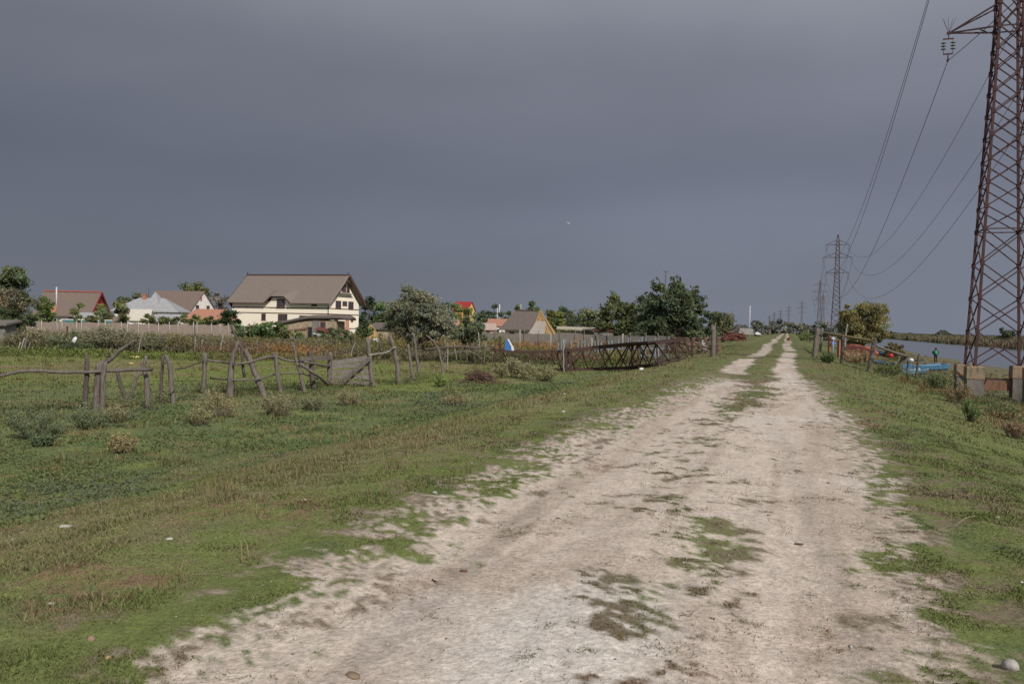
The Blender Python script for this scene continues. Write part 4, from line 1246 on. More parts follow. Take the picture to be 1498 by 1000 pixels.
B.part('wall', PLANK, lambda mb: mb.box((0, 0, .7), (1.9, 1.8, 1.9))); B.part('roof', GREYREED, lambda mb: mb.prism([(-1.2, -1.2, 1.6), (1.2, -1.2, 1.6), (1.2, 1.2, 1.85), (-1.2, 1.2, 1.85)], (0, 0, .15)))


# ---------------------------------------------------------------- long background fences
def panel_fence(name, label, pts, D, topv, m, npost, pm, post_over=.35, cat='fence', wob=.08):
    """pts: photo columns from..to at distances D0..D1"""
    (u0, u1), (d0, d1) = pts, D
    A = at(u0, d0); Bp = at(u1, d1)
    t = thing(name, label, cat, A)
    mb = MB(); n = max(8, int((Bp - A).length / .45)); vs = []
    z0 = P(u0, topv[0], d0).z; z1 = P(u1, topv[1], d1).z
    for i in range(n + 1):
        q = i / n; p = A.lerp(Bp, q); g = Hs(p.x, p.y)
        zt = z0 + (z1 - z0) * q + random.uniform(-wob, wob)
        vs += [(p.x, p.y, g - .1), (p.x, p.y, zt), (p.x, p.y + .08, zt - .02), (p.x, p.y + .08, g - .1)]
    fs = [(i * 4 + j, i * 4 + j + 1, (i + 1) * 4 + j + 1, (i + 1) * 4 + j) for i in range(n) for j in range(3)]
    mb.add(vs, fs)
    mb.build('panel', m, t)
    for i in range(npost):
        q = (i + .5 + random.uniform(-.4, .4)) / npost; p = A.lerp(Bp, q); zt = z0 + (z1 - z0) * q
        mb = MB(); mb.tube([(p.x, p.y - .08, Hs(p.x, p.y) - .1), (p.x + random.uniform(-.05, .05), p.y - .08, zt + post_over * random.uniform(.5, 1.2))], .04, 6, .1)
        mb.build('post', pm, t)
    return t


WPOST = mat('whitewashed_post', (.46, .43, .39), (.30, .27, .24), 8)
panel_fence('reed_fence', 'long tan reed fence before the houses on the left', (38, 345), (90, 94), (470, 476), REED, 20, WPOST, .28)
panel_fence('reed_fence', 'dark grey reed fence before the reed roofed house', (690, 872), (82, 86), (486.5, 489), GREYREED, 7, PALEBARK, .5)
panel_fence('plank_fence', 'grey plank fence under the windblown trees', (866, 975), (76, 72), (490, 492), PLANK, 6, PALEBARK, .3)
# ================================================================ rustic fences on the left
WOOD = mat('weathered_wood', (.205, .178, .155), (.085, .07, .06), 7, .95, .9, (5, 5, .45), c3=(.27, .24, .215))
DARKWOOD = mat('dark_wood', (.125, .105, .09), (.065, .052, .045), 7, .95, .9, (5, 5, .45))
PALEWOOD = mat('bleached_wood', (.33, .30, .265), (.18, .16, .14), 7, .95, .8, (5, 5, .45))
RUSTM = mat('rusty_steel', (.085, .048, .038), (.042, .026, .022), 6, .85, .3, c3=(.15, .068, .045))
WIRE = mat('dark_wire', (.07, .06, .055), (.04, .035, .03), 8, .7)


def wpts(pix, D0=None, D1=None):
    """photo polyline -> world points standing at the depth of its ground foot (last point) unless depths are given"""
    if D0 is None:
        f = G(*pix[-1]); D0 = D1 = f.y
    n = len(pix) - 1
    return [P(u, v, D0 + (D1 - D0) * i / max(1, n)) for i, (u, v) in enumerate(pix)]


def refine(pts, n=4, j=.0):
    out = []
    for a, b in zip(pts[:-1], pts[1:]):
        for i in range(n): out.append(a.lerp(b, i / n) + Vector((random.uniform(-j, j), random.uniform(-j, j), random.uniform(-j, j) * .3)))
    return out + [pts[-1]]


def stick(name, pix, r0, r1, m, parent=None, D=None, jit=.09, label=None, sink=.25, wob=.015):
    """r in metres at the top and foot; foot sunk in the ground"""
    pts = wpts(pix, D, D) if D else wpts(pix)
    d = (pts[-1] - pts[-2]).normalized()
    if sink: pts[-1] = pts[-1] + Vector((d.x * .1, d.y * .1, -sink))
    pts = refine(pts, 4, wob)
    n = len(pts)
    mb = MB(); mb.tube(pts, [r0 + (r1 - r0) * i / (n - 1) for i in range(n)], 8, jit)
    ax_ = (pts[0] - pts[1]).normalized(); ph = random.uniform(0, 6)
    for k_ in range(8):                    # weathered, split top
        mb.v[k_] += ax_ * r0 * (.9 * math.sin(2 * math.pi * k_ / 8 + ph) + random.uniform(-.5, .5))
    return mb.build(name, m, parent, label=label)


def rail(name, pix, Ds, r, m, parent, wob=.012):
    pts = [P(u, v, d) for (u, v), d in zip(pix, Ds)]
    pts = refine(pts, 4, wob); n = len(pts)
    mb = MB(); mb.tube(pts, [r * random.uniform(.85, 1.1) for _ in pts], 7, .1)
    return mb.build(name, m, parent)


def gd(u, v): return G(u, v).y


F1 = thing('wooden_fence', 'crooked weathered wooden corral fence with leaning posts across the left pasture', 'fence', G(300, 575))
posts = [  # photo polyline top -> foot, radius top, foot, material
    ([(127, 521), (126, 560), (125, 604)], .055, .065, DARKWOOD),
    ([(147, 528), (144, 565), (140, 604)], .10, .12, WOOD),
    ([(153, 531), (150, 568), (148, 606)], .06, .075, WOOD),
    ([(172, 544), (175, 560), (181, 576), (186, 588)], .05, .06, DARKWOOD),
    ([(201, 546), (196, 562), (189, 584)], .06, .05, WOOD),
    ([(214, 522), (210, 534), (215, 560), (216, 598)], .04, .085, WOOD),
    ([(238, 520), (236, 555), (234, 588)], .04, .05, DARKWOOD),
    ([(242, 520), (248, 532), (249, 552), (255, 591)], .05, .075, WOOD),
    ([(299, 517), (299, 545), (297, 576)], .075, .08, WOOD),
    ([(350, 499), (340, 520), (337, 550), (337, 582)], .05, .12, WOOD),
    ([(358, 511), (367, 530), (378, 556), (390, 580)], .08, .10, WOOD),
    ([(402, 517), (406, 545), (411, 574)], .07, .07, WOOD),
    ([(429, 502), (434, 530), (440, 552), (447, 573)], .04, .075, WOOD),
    ([(453, 513), (456, 540), (460, 570)], .09, .10, DARKWOOD),
    ([(484, 516), (482, 540), (481, 563)], .08, .085, WOOD),
    ([(538, 496), (540, 520), (543, 545), (547, 565)], .08, .085, WOOD),
    ([(570, 490), (576, 508), (581, 535), (584, 561)], .075, .095, WOOD),
    ([(597, 504), (600, 528), (606, 557)], .05, .075, WOOD),
    ([(605, 487), (608, 510), (614, 547)], .06, .075, WOOD),
    ([(624, 490), (634, 499), (642, 512), (646, 530), (648, 549)], .032, .065, WOOD),
    ([(700, 486), (701, 505), (705, 532)], .035, .05, PALEWOOD),
]
for pix, a, b_, m in posts:
    stick('post', pix, a, b_, m, F1)
d125 = gd(125, 604); d140 = gd(140, 604); d216 = gd(216, 598); d297 = gd(297, 576); d337 = gd(337, 582); d390 = gd(390, 580); d447 = gd(447, 573); d481 = gd(481, 563); d547 = gd(547, 565); d584 = gd(584, 561); d648 = gd(648, 549)
rail('rail', [(-30, 555), (4, 549), (28, 543), (54, 542), (90, 544), (128, 544), (170, 541.5), (222, 540)], [d125 - .3, d125 - .25, d125 - .2, d125 - .15, d125 - .1, d125 - .1, d140 - .05, d216 - .1], .045, WOOD, F1)
rail('rail', [(303, 527), (322, 529), (344, 533), (364, 530), (390, 522), (406, 522), (420, 527), (450, 530), (482, 536)], [d297 - .1, d297, d337 - .15, d390 - .1, d390 + .1, d447 - .1, d447 - .1, d447 + .3, d481 - .1], .045, WOOD, F1)
rail('rail', [(308, 553), (344, 556), (382, 554), (402, 547), (440, 545), (462, 553), (485, 564)], [d297, d337 - .14, d390 - .1, d447 - .2, d447 - .1, d481 - .3, d481 - .1], .03, WOOD, F1)
rail('rail', [(438, 531), (460, 546), (485, 565)], [d447 - .12, d447 + .2, d481 - .12], .06, WOOD, F1)
rail('rail', [(256, 540), (270, 538), (298, 528)], [d216 + .3, d216 + .8, d297 - .1], .02, DARKWOOD, F1)
rail('rail', [(540, 519), (564, 516), (570, 513), (579, 507)], [d547 - .1, d584 - .2, d584 - .12, d584 - .2], .04, PALEWOOD, F1)
rail('rail', [(646, 532), (650, 522), (660, 516), (684, 513), (697, 518), (706, 526)], [d648, d648, d648 + .1, d648 + .3, d648 + .4, d648 + .5], .026, WOOD, F1)
rail('rail', [(618, 511), (650, 508), (680, 507), (704, 510)], [d648 + .6, d648 + .8, d648 + 1, d648 + 1.2], .05, DARKWOOD, F1)
mb = MB()
pl = [P(438, 522, d447 - .15), P(484, 519, d481 - .15), P(484, 526, d481 - .15), P(440, 528, d447 - .15)]
mb.prism(pl, (0, .06, 0)); mb.build('plank', WOOD, F1)
mb = MB(); mb.tube(refine([P(156, 529, d140), P(165, 522, d140), P(174, 513, d140), (P(186, 505, d140)), P(199, 497, d140)], 3, .01), [.06] * 4 + [.05] * 4 + [.03] * 4 + [.015], 7, .1)
mb.tube([P(160, 525, d140), P(160, 515, d140 - .1), P(163, 508, d140 - .1)], [.03, .025, .012], 6); mb.build('forked_branch', WOOD, F1)
# wire mesh on the left stretch and single wires further on
mb = MB()
for i in range(34):
    u = -12 + i * 4.1; mb.tube([P(u, 527 + .01 * u, d125 + .02), P(u, 600, d125 + .02)], .0023, 3, cap=False)
for i in range(9):
    v_ = 529 + i * 8.4; mb.tube([P(-12, v_, d125), P(60, v_ + .5, d125), P(126, v_, d125)], .0023, 3, cap=False)
mb.build('wire_mesh', WIRE, F1)
mb = MB()
ch = [(216, 545, d216), (298, 545, d297), (338, 548, d337), (384, 550, d390)]
for dv in (-14, 12):
    mb.tube([P(u, v_ + dv, d) for u, v_, d in ch], .004, 3)
mb.build('fence_wire', WIRE, F1); mb = MB()
ch = [(547, 540, d547), (584, 535, d584), (613, 528, gd(614, 547)), (648, 528, d648)]
for dv in (-26, -8, 8): mb.tube([P(u, v_ + dv, d) for u, v_, d in ch], .005, 3)
mb.build('fence_wire', WIRE, F1)

# crossing pole and loose sticks
stick('stick', [(338, 476), (345, 491), (353, 509), (357, 540)], .03, .05, DARKWOOD, None, d337 + .35, label='x')
o = bpy.context.scene.collection.objects[-1]; tag(o, 'long thin dark pole crossing behind the forked fence post', 'pole')
o = stick('stick', [(655, 502), (655, 520), (655, 541)], .03, .035, PALEWOOD); tag(o, 'straight whitish stick in the grass beside the curved fence post', 'stick')

# board panel leaning in the fence
g = [P(486, 527, d481 - .05), P(544, 518.5, d547 - .05), P(539, 567, d547 - .05), P(484, 562, d481 - .05)]
BP = thing('board_panel', 'panel of rough grey boards with a diagonal brace closing the corral', 'gate', Vector(g[3]))
for i in range(5):
    q0 = i / 5 + .012; q1 = (i + 1) / 5 - (.045 if i else .005)
    tl, tr = g[0].lerp(g[3], q0 + random.uniform(-.02, .01)), g[1].lerp(g[2], q0 + random.uniform(-.01, .02)); bl, br = g[0].lerp(g[3], q1), g[1].lerp(g[2], q1 + random.uniform(-.03, .02))
    mb = MB(); n = 6
    tops = [tl.lerp(tr, j / n) + Vector((0, 0, random.uniform(-.02, .02))) for j in range(n + 1)]; bots = [bl.lerp(br, j / n) + Vector((0, 0, random.uniform(-.02, .02))) for j in range(n + 1)]
    mb.prism(tops + list(reversed(bots)), (0, .045, 0)); mb.build('board', mat('weathered_boards', (.30, .27, .24), (.14, .12, .105), 7, .95, .9, (.7, 5, 6), c3=(.37, .34, .31)), BP)
mb = MB(); mb.beam(P(487, 570, d481 - .25), P(541, 524, d547 - .2), .07, .16); mb.build('brace', WOOD, BP)

# far fence at the end of the pasture
F2 = thing('pole_fence', 'thin pole fence along the far edge of the pasture', 'fence', at(330, 54))
for pix, r0, r1, m, D in [([(209, 486), (205, 500), (201, 518)], .03, .045, PALEWOOD, 52), ([(286, 492), (285, 519)], .03, .04, PALEWOOD, 54), ([(295.5, 496), (295, 521)], .03, .04, PALEWOOD, 54), ([(326, 492), (323, 506), (322, 524)], .045, .06, PALEWOOD, 53),
                          ([(284, 472), (285, 500), (285, 518)], .025, .03, DARKWOOD, 55), ([(240, 488), (239, 518)], .03, .04, DARKWOOD, 54), ([(430, 486), (431, 516)], .035, .04, WOOD, 56), ([(446, 488), (447, 514)], .03, .04, WOOD, 56),
                          ([(485, 494), (486, 518)], .05, .05, DARKWOOD, 54), ([(520, 500), (515, 512), (511, 522)], .03, .05, PALEWOOD, 51), ([(519, 495), (520, 522)], .04, .05, DARKWOOD, 52), ([(636, 495), (637, 520)], .05, .05, DARKWOOD, 53),
                          ([(393, 505), (391, 520)], .025, .03, PALEWOOD, 53), ([(664, 500), (670, 516)], .03, .035, PALEWOOD, 50), ([(222, 498), (224, 516)], .03, .04, DARKWOOD, 54),
                          ([(556, 497), (558, 520)], .04, .05, DARKWOOD, 51), ([(652, 497), (651, 520)], .04, .05, WOOD, 50), ([(672, 502), (675, 524)], .035, .04, DARKWOOD, 49), ([(684, 500), (683, 522)], .03, .04, WOOD, 49),
                          ([(692, 503), (696, 524)], .035, .045, DARKWOOD, 48.5), ([(710, 500), (708, 522)], .035, .04, WOOD, 48), ([(718, 504), (722, 524)], .03, .04, DARKWOOD, 48), ([(463, 498), (462, 516)], .03, .04, DARKWOOD, 55),
                          ([(352, 494), (354, 516)], .035, .04, DARKWOOD, 54.5), ([(376, 496), (375, 518)], .03, .04, WOOD, 54), ([(410, 494), (412, 516)], .03, .035, DARKWOOD, 55.5), ([(262, 494), (261, 517)], .03, .04, DARKWOOD, 54)]:
    pts = [P(u, v_, D) for u, v_ in pix]; f = pts[-1]; pts[-1] = Vector((f.x, f.y, Hs(f.x, f.y) - .1))
    mb = MB(); q = refine(pts, 3, .015); mb.tube(q, [r0 + (r1 - r0) * i / (len(q) - 1) for i in range(len(q))], 6, .1); mb.build('post', m, F2)
rail('rail', [(208, 493), (240, 495), (268, 491), (284, 489), (300, 494), (313, 505)], [52, 53, 53.5, 54, 54, 53.5], .03, WOOD, F2)
rail('rail', [(400, 497), (440, 496), (470, 499), (486, 502)], [56, 56, 55.5, 54.5], .035, WOOD, F2)
rail('rail', [(646, 508), (672, 506), (700, 508), (724, 506)], [50, 49.2, 48.5, 48], .04, WOOD, F2)
rail('rail', [(486, 500), (520, 501), (572, 503)], [54, 52, 52], .012, WIRE, F2)
# rusty iron posts, bag and melons
for u, v0, D, lab in [(48, 487, 56, 'rusty iron post at the left, nearer the edge tree'), (98, 477, 60, 'rusty iron post in the brush beside the white bag'), (731, 492, 46, 'short dark rusty post left of the blue tarp')]:
    b = at(u, D); mb = MB(); zt = P(u, v0, D).z; mb.beam(b - Vector((0, 0, .1)), (b.x, b.y, zt), .09, .07)
    if u == 731: mb.beam((b.x - .2, b.y, zt - .45), (b.x + .15, b.y, zt - .4), .06)
    tag(mb.build('iron_post', RUSTM), lab, 'post')
# upright weathered pale palings at the left
b = at(36, 54); t = thing('paling_stack', 'bundle of pale weathered palings leaning at the far left of the pasture', 'palings', b)
for i, (u0, v0, u1, v1) in enumerate([(41, 488, 33, 522), (36, 494, 30, 522), (44, 500, 40, 522), (30, 500, 25, 522), (38, 498, 37, 523), (81, 508, 78, 521), (91, 512, 92, 520)]):
    p = P(u0, v0, 54); f = at(u1, 53.7); mb = MB(); mb.tube(refine([p, f - Vector((0, 0, .1))], 3, .02), .045, 6, .1); mb.build('paling', PALEWOOD if i % 2 else WOOD, t)
mb = MB(); c = P(109, 498, 53)
mb.add([c + Vector((random.uniform(-.02, .02) + .17 * math.cos(a) * s_, .1 * math.sin(a), z + .1 * math.cos(a) * (1 if s_ > .5 else .3))) for z, s_ in ((-.17, .25), (-.08, .7), (.05, 1), (.16, .75), (.2, .2)) for a in [2 * math.pi * k / 9 for k in range(9)]],
       [(i * 9 + k, i * 9 + (k + 1) % 9, i * 9 + 9 + (k + 1) % 9, i * 9 + 9 + k) for i in range(4) for k in range(9)], True)
tag(mb.build('plastic_bag', mat('white_plastic', (.7, .7, .7), (.55, .55, .57), 8, .5)), 'white plastic bag caught in the brush at the left', 'bag')
for u, v_, r, lab in [(197, 524.5, .20, 'large yellow pumpkin lying on the pasture'), (118, 522, .10, 'small yellow pumpkin left of the large one'), (192, 532.5, .09, 'small pale pumpkin just below the large one'), (226, 520, .10, 'small yellow pumpkin right of the large one')]:
    b = G(u, v_); t = thing('pumpkin', lab, 'pumpkin', b)
    mb = MB(); prof = [(.05, .04), (.6, .0), (1.0, .3), (.95, .55), (.6, .75), (.12, .68)]
    vs = [(rr * r * 1.35 * (1 + .06 * math.cos(5 * a)) * math.cos(a), rr * r * 1.1 * (1 + .06 * math.cos(5 * a)) * math.sin(a), z * r * 1.1) for rr, z in prof for a in [2 * math.pi * k / 15 for k in range(15)]]
    mb.add(vs, [(i * 15 + k, i * 15 + (k + 1) % 15, i * 15 + 15 + (k + 1) % 15, i * 15 + 15 + k) for i in range(5) for k in range(15)], True)
    mb.build('fruit', mat('yellow_rind', (.56, .50, .16), (.45, .38, .12), 5), t, world=False)
    mb = MB(); mb.tube([(0, 0, .65 * r), (.05 * r, 0, 1.0 * r)], [.1 * r, .06 * r], 5); mb.build('stalk', DARKWOOD, t, world=False)

# ================================================================ rusty lattice boom
tl_ = [(724, 512.5), (775, 516), (827, 514.5), (876, 509), (925, 504), (962, 502), (1000, 497)]
bl_ = [(724, 545), (770, 545), (815, 543.5), (870, 541.5), (925, 540), (966, 536), (1006, 523)]
bd = [gd(u, v_) for u, v_ in bl_]
bd[0], bd[1] = bd[2] - .2, bd[2] - .1
BM = thing('lattice_boom', 'long rusty steel lattice boom lying on its side along the pasture', 'lattice boom', G(870, 541))
top = [P(u, v_, d) for (u, v_), d in zip(tl_, bd)]; bot = [P(u, v_, d) + Vector((0, 0, .04)) for (u, v_), d in zip(bl_, bd)]
OFF = Vector((-.28, .75, .02))


def along(pl, q):
    q = q * (len(pl) - 1); i = min(int(q), len(pl) - 2); return pl[i].lerp(pl[i + 1], q - i)


for nm, pl, w_ in (('chord', top, .125), ('chord', bot, .11)):
    for off in (Vector(), OFF):
        mb = MB()
        for a, b_ in zip(pl[:-1], pl[1:]): mb.beam(a + off, b_ + off, w_, w_ * .9)
        mb.build(nm, RUSTM, BM)
NS = 17
mb = MB(); mb2 = MB()
for i in range(NS):
    q0, q1 = i / NS, (i + 1) / NS
    a, b_ = along(top, q0), along(top, q1); c_, d_ = along(bot, q0), along(bot, q1)
    mb.beam(a, d_, .055)
    if i > 1: mb.beam(c_ + Vector((0, -.05, 0)), b_ + Vector((0, -.05, 0)), .055)
    if i % 3 == 0 or i > 13: mb.beam(a, c_, .06)
    if i % 4 == 1: mb2.beam(a + OFF, d_ + OFF, .05); mb2.beam(a, a + OFF, .05); mb2.beam(c_, c_ + OFF, .05)
    elif i % 4 == 3: mb2.beam(c_ + OFF, b_ + OFF, .05)
mb.build('front_lacing', RUSTM, BM); mb2.build('rear_lacing', RUSTM, BM)
for u, v0, v1 in [(828, 508, 543), (925, 500, 541), (835, 510, 541)]:
    d = gd(815 if u < 900 else 925, 543.5 if u < 900 else 540) - .12
    mb = MB(); mb.beam(P(u, v0, d), P(u, v1, d), .13, .12); mb.build('upright', RUSTM, BM)
mb = MB()
for a, b_ in [((1000, 497), (975, 503)), ((1000, 497), (1012, 520)), ((985, 497), (988, 520)), ((1012, 496), (1013, 522)), ((962, 502), (1003, 494))]:
    mb.beam(P(*a, bd[-1] - .2), P(*b_, bd[-1] - .2), .11)
mb.build('end_frame', RUSTM, BM)
# pale metal pipe beside the boom
o = stick('stick', [(824, 497), (824, 520), (825, 543)], .038, .038, mat('galvanised', (.27, .27, .28), (.19, .19, .20), 6, .5), None, gd(815, 544) - .25); tag(o, 'pale grey pipe standing against the rusty boom', 'pipe')
# wheel rim by the boom end
b = G(994, 523); t = thing('wheel_rim', 'rusty wheel rim leaning at the right end of the lattice boom', 'wheel rim', b)
mb = MB(); R1 = .36
pts = [Vector((R1 * .75 * math.cos(a), .05 * math.sin(a), .38 + R1 * math.sin(a))) for a in [2 * math.pi * i / 20 for i in range(21)]]
mb.tube(pts, .04, 6); mb.build('rim', RUSTM, t, world=False); mb = MB(); mb.tube([(-.25, 0, .38), (.25, 0, .38)], .02, 5); mb.tube([(0, 0, .05), (0, 0, .7)], .02, 5); mb.build('spokes', RUSTM, t, world=False)
# blue and white tarp
d = bd[0] + .2; c = P(743, 513, d); t = thing('tarp', 'folded blue and white tarp propped up on the rusty boom', 'tarp', c - Vector((0, 0, .05)))
BLUE = mat('blue_plastic', (.05, .17, .45), (.04, .13, .36), 6, .6)
mb = MB(); mb.prism([P(738.5, 513, d), P(748, 513, d), P(743.5, 497, d), P(739.5, 496.5, d)], (0, .3, 0)); mb.build('blue_cover', BLUE, t)
mb = MB(); mb.prism([P(742, 496, d - .03), P(744.5, 496, d - .03), P(752, 509, d - .03), P(752, 512.5, d - .03), P(748.5, 512.5, d - .03), P(747.5, 506, d - .03)], (0, .3, 0)); mb.build('white_flap', MATS['white_plastic'], t)
# plastic sacks behind and by the boom
for u, v_, w_, h_, lab in [(902, 517, .75, .28, 'white plastic sack lying behind the lattice boom, larger one'), (917, 522, .55, .22, 'white plastic sack lying behind the lattice boom, smaller one'), (938, 541, .24, .11, 'white plastic scrap in the grass before the lattice boom'), (832, 537, .22, .2, 'white plastic bag at the foot of the pale pipe'), (550, 488, .8, .3, 'white basin left out in the weeds below the haystack')]:
    b = G(u, v_) if v_ > 500 else at(u, 80) + Vector((0, 0, .5))
    mb = MB(); k_ = 11
    vs = [b + Vector((w_ / 2 * rr * math.cos(a) * random.uniform(.85, 1.1), w_ / 3 * rr * math.sin(a), h_ * z * random.uniform(.8, 1.15))) for rr, z in ((.8, -.05), (1, .35), (.75, .8), (.25, 1)) for a in [2 * math.pi * k / k_ for k in range(k_)]]
    mb.add(vs, [(i * k_ + k, i * k_ + (k + 1) % k_, i * k_ + k_ + (k + 1) % k_, i * k_ + k_ + k) for i in range(3) for k in range(k_)] + [tuple(3 * k_ + k for k in range(k_))], True)
    tag(mb.build('plastic_sack' if u != 550 else 'basin', MATS['white_plastic']), lab, 'sack' if u != 550 else 'basin')
# pale blue picket fence behind the boom
PB = thing('picket_fence', 'faded pale blue picket fence between the yellow weeds and the boom', 'fence', at(880, 58))
BLUEW = mat('faded_blue_paint', (.20, .255, .30), (.13, .16, .185), 7, .9)
mb = MB()
for i in range(34):
    u = 816 + i * 4.9; D = 57 - .05 * i; zt = P(u, 499 - .16 * i + random.uniform(-2.5, 3), D).z; b = at(u, D)
    if random.random() < .62: mb.beam(b, (b.x + random.uniform(-.03, .03), b.y, zt), .085, .03)
mb.build('pickets', BLUEW, PB)
mb = MB(); a = at(816, 57); b_ = at(980, 55.3); mb.beam((a.x, a.y + .05, a.z + .75), (b_.x, b_.y + .05, b_.z + .75), .05, .09); mb.beam((a.x, a.y + .05, a.z + .3), (b_.x, b_.y + .05, b_.z + .3), .05, .09); mb.build('rail', BLUEW, PB)
for u, v0 in ((865, 494), (910, 488), (760, 482), (805, 488)):
    D = 58 if u > 850 else 66
    b = at(u, D); zt = P(u, v0, D).z; mb = MB(); mb.tube([b - Vector((0, 0, .1)), (b.x, b.y, zt)], .065, 7, .1)
    tag(mb.build('fence_stake', PALEWOOD), {865: 'thin pale stake among the blue pickets', 910: 'taller pale stake at the right of the blue pickets', 760: 'thick pale stake standing in the weeds right of the blue tarp', 805: 'pale leaning stake before the pointed reed stack'}[u], 'stake')

# stacked firewood, post, plank, scrap
b = at(1012, 62); t = thing('log_pile', 'stack of reddish weathered logs behind the old wooden post', 'log pile', b)
LOG = mat('split_logs', (.22, .135, .105), (.11, .07, .058), 8, .95, .6, c3=(.31, .23, .19))
for i in range(8):
    for j in range(9):
        u = 978 + j * 9.2; v_ = 515 - i * 2.9 - .07 * (j - 4) ** 2 * (1 if i > 4 else .2)
        p = P(u + random.uniform(-2, 2), v_, 62 + random.uniform(-.3, .4) - j * .02)
        if p.z < Hs(p.x, p.y) - .05: continue
        mb = MB(); l = random.uniform(.3, .55); y = random.uniform(-.2, .2); mb.tube([p - Vector((l / 2, y, random.uniform(-.02, .02))), p + Vector((l / 2, y, 0))], [random.uniform(.05, .075), random.uniform(.05, .075)], 6, .12); mb.build('log', LOG, t)
o = stick('stick', [(1043, 478), (1043.2, 500), (1043, 522)], .12, .15, WOOD, None, None, .10, sink=.3); tag(o, 'stout old wooden post at the edge of the levee before the log pile', 'post')
o['category'] = 'post'
mb = MB(); f = G(1043, 521); mb.tube([P(1046.3, 472.5, f.y - .1), P(1046.2, 490, f.y - .1), P(1046, 522, f.y - .1) - Vector((0, 0, .2))], [.03, .06, .08], 7, .1)
tag(mb.build('post', WOOD), 'slimmer grey post standing against the stout old post', 'post')
d = gd(1031, 515); mb = MB(); mb.prism([P(1026.5, 497, d + .2), P(1032, 497, d + .2), P(1034, 515, d - .05), P(1029, 516, d - .05)], (0, .06, 0)); tag(mb.build('sheet_offcut', mat('grey_tin', (.36, .37, .39), (.25, .26, .28), 5, .5)), 'pale grey tin sheet leaning on the log pile', 'tin sheet')
b = at(1073, 86); t = thing('scrap_heap', 'heap of rusty corrugated scrap under a buckled sheet', 'scrap heap', b)
mb = MB(); n = 20; vs = []
for i in range(n + 1):
    u = 1054 + 36 * i / n; v_ = 480 + 5 * math.sin(math.pi * i / n * 1.0) ** 2 - 4.5 * smooth(.55, .8, np.array(i / n)) + 1.5 * math.sin(6 * i / n)
    p = P(u, float(v_), 86); vs += [p, p + Vector((.1, 1.8, .05)), p + Vector((.1, 1.8, 0)), p - Vector((0, 0, .05))]
mb.add(vs, [(4 * i + j, 4 * i + (j + 1) % 4, 4 * i + 4 + (j + 1) % 4, 4 * i + 4 + j) for i in range(n) for j in range(4)], True); mb.build('buckled_sheet', mat('grey_rust_sheet', (.19, .15, .135), (.11, .08, .07), 3), t)
mb = MB(); c0 = P(1058, 488, 86); c1 = P(1088, 486, 86); mb.prism([P(1057, 499, 86), P(1093, 498, 86), P(1089, 488, 86), P(1080, 487, 86), P(1070, 489, 86), P(1058, 487, 86)], (0, 1.5, 0)); mb.build('rusty_pile', RUST, t)
for i in range(26):
    p = P(random.uniform(1056, 1092), random.uniform(487, 498), 85.8); mb = MB(); mb.beam(p, p + Vector((random.uniform(-.8, .8), random.uniform(-.2, .1), random.uniform(-.25, .35))), .09, .05); mb.build('scrap_bar', RUST, t)
b = at(1095, 105); mb = MB(); mb.prism([P(1080, 489, 105), P(1103, 489, 105), P(1101, 480.5, 105), P(1083, 479.5, 105)], (0, 1.2, 0)); tag(mb.build('concrete_slab', mat('old_concrete', (.32, .30, .28), (.22, .20, .185), 4, .9, .2)), 'grey concrete slab beyond the rusty scrap heap', 'slab')
b = at(1109, 112); mb = MB(); mb.prism([P(1105, 489, 112), P(1115, 489.5, 112), P(1109, 485.5, 112), P(1106, 485.5, 112)], (0, .6, 0)); tag(mb.build('white_sheet', MATS['white_plastic']), 'white sheet lying on the grass beyond the slab', 'sheet')

# poles in the village
for u, v0, v1, D, r, m, lab in [(1096, 447, 484, 190, .13, STEELW, 'tall white pole standing alone beside the track'), (730, 445, 458, 230, .2, STEELW, 'white chimney pole in the village, taller of two'), (727, 450, 459, 232, .15, STEELW, 'white chimney pole in the village, shorter of two'),
                                (761, 445, 455, 235, .17, STEELW, 'lone white pole left of the reed roofed house'), (217, 420, 440, 150, .05, RUSTM, 'thin antenna mast behind the grey hipped roof')]:
    b = at(u, D); mb = MB(); mb.tube([b, (b.x, b.y, P(u, v0, D).z)], [r, r * .8], 8); tag(mb.build('pole', m), lab, 'pole')
b = at(877, 100); t = thing('antenna_mast', 'reddish antenna mast over the left windblown tree', 'antenna', b)
mb = MB(); z = P(877, 443, 100).z; mb.tube([b, (b.x, b.y, z)], .06, 6); mb.build('mast', RUSTM, t)
mb = MB()
for q in (.2, .6, 1.0): mb.beam((b.x - .35, b.y, z - q), (b.x + .35, b.y, z - q), .04)
mb.build('aerial', RUSTM, t)
b = at(971, 88); t = thing('antenna_mast', 'grey T shaped mast rising out of the tallest windblown tree', 'antenna', b)
mb = MB(); z = P(971, 397, 88).z; mb.tube([b, (b.x, b.y, z)], .05, 6); mb.build('mast', DARKWOOD, t); mb = MB(); mb.beam((b.x - .28, b.y, z), (b.x + .28, b.y, z), .06); mb.build('cross_bar', DARKWOOD, t)

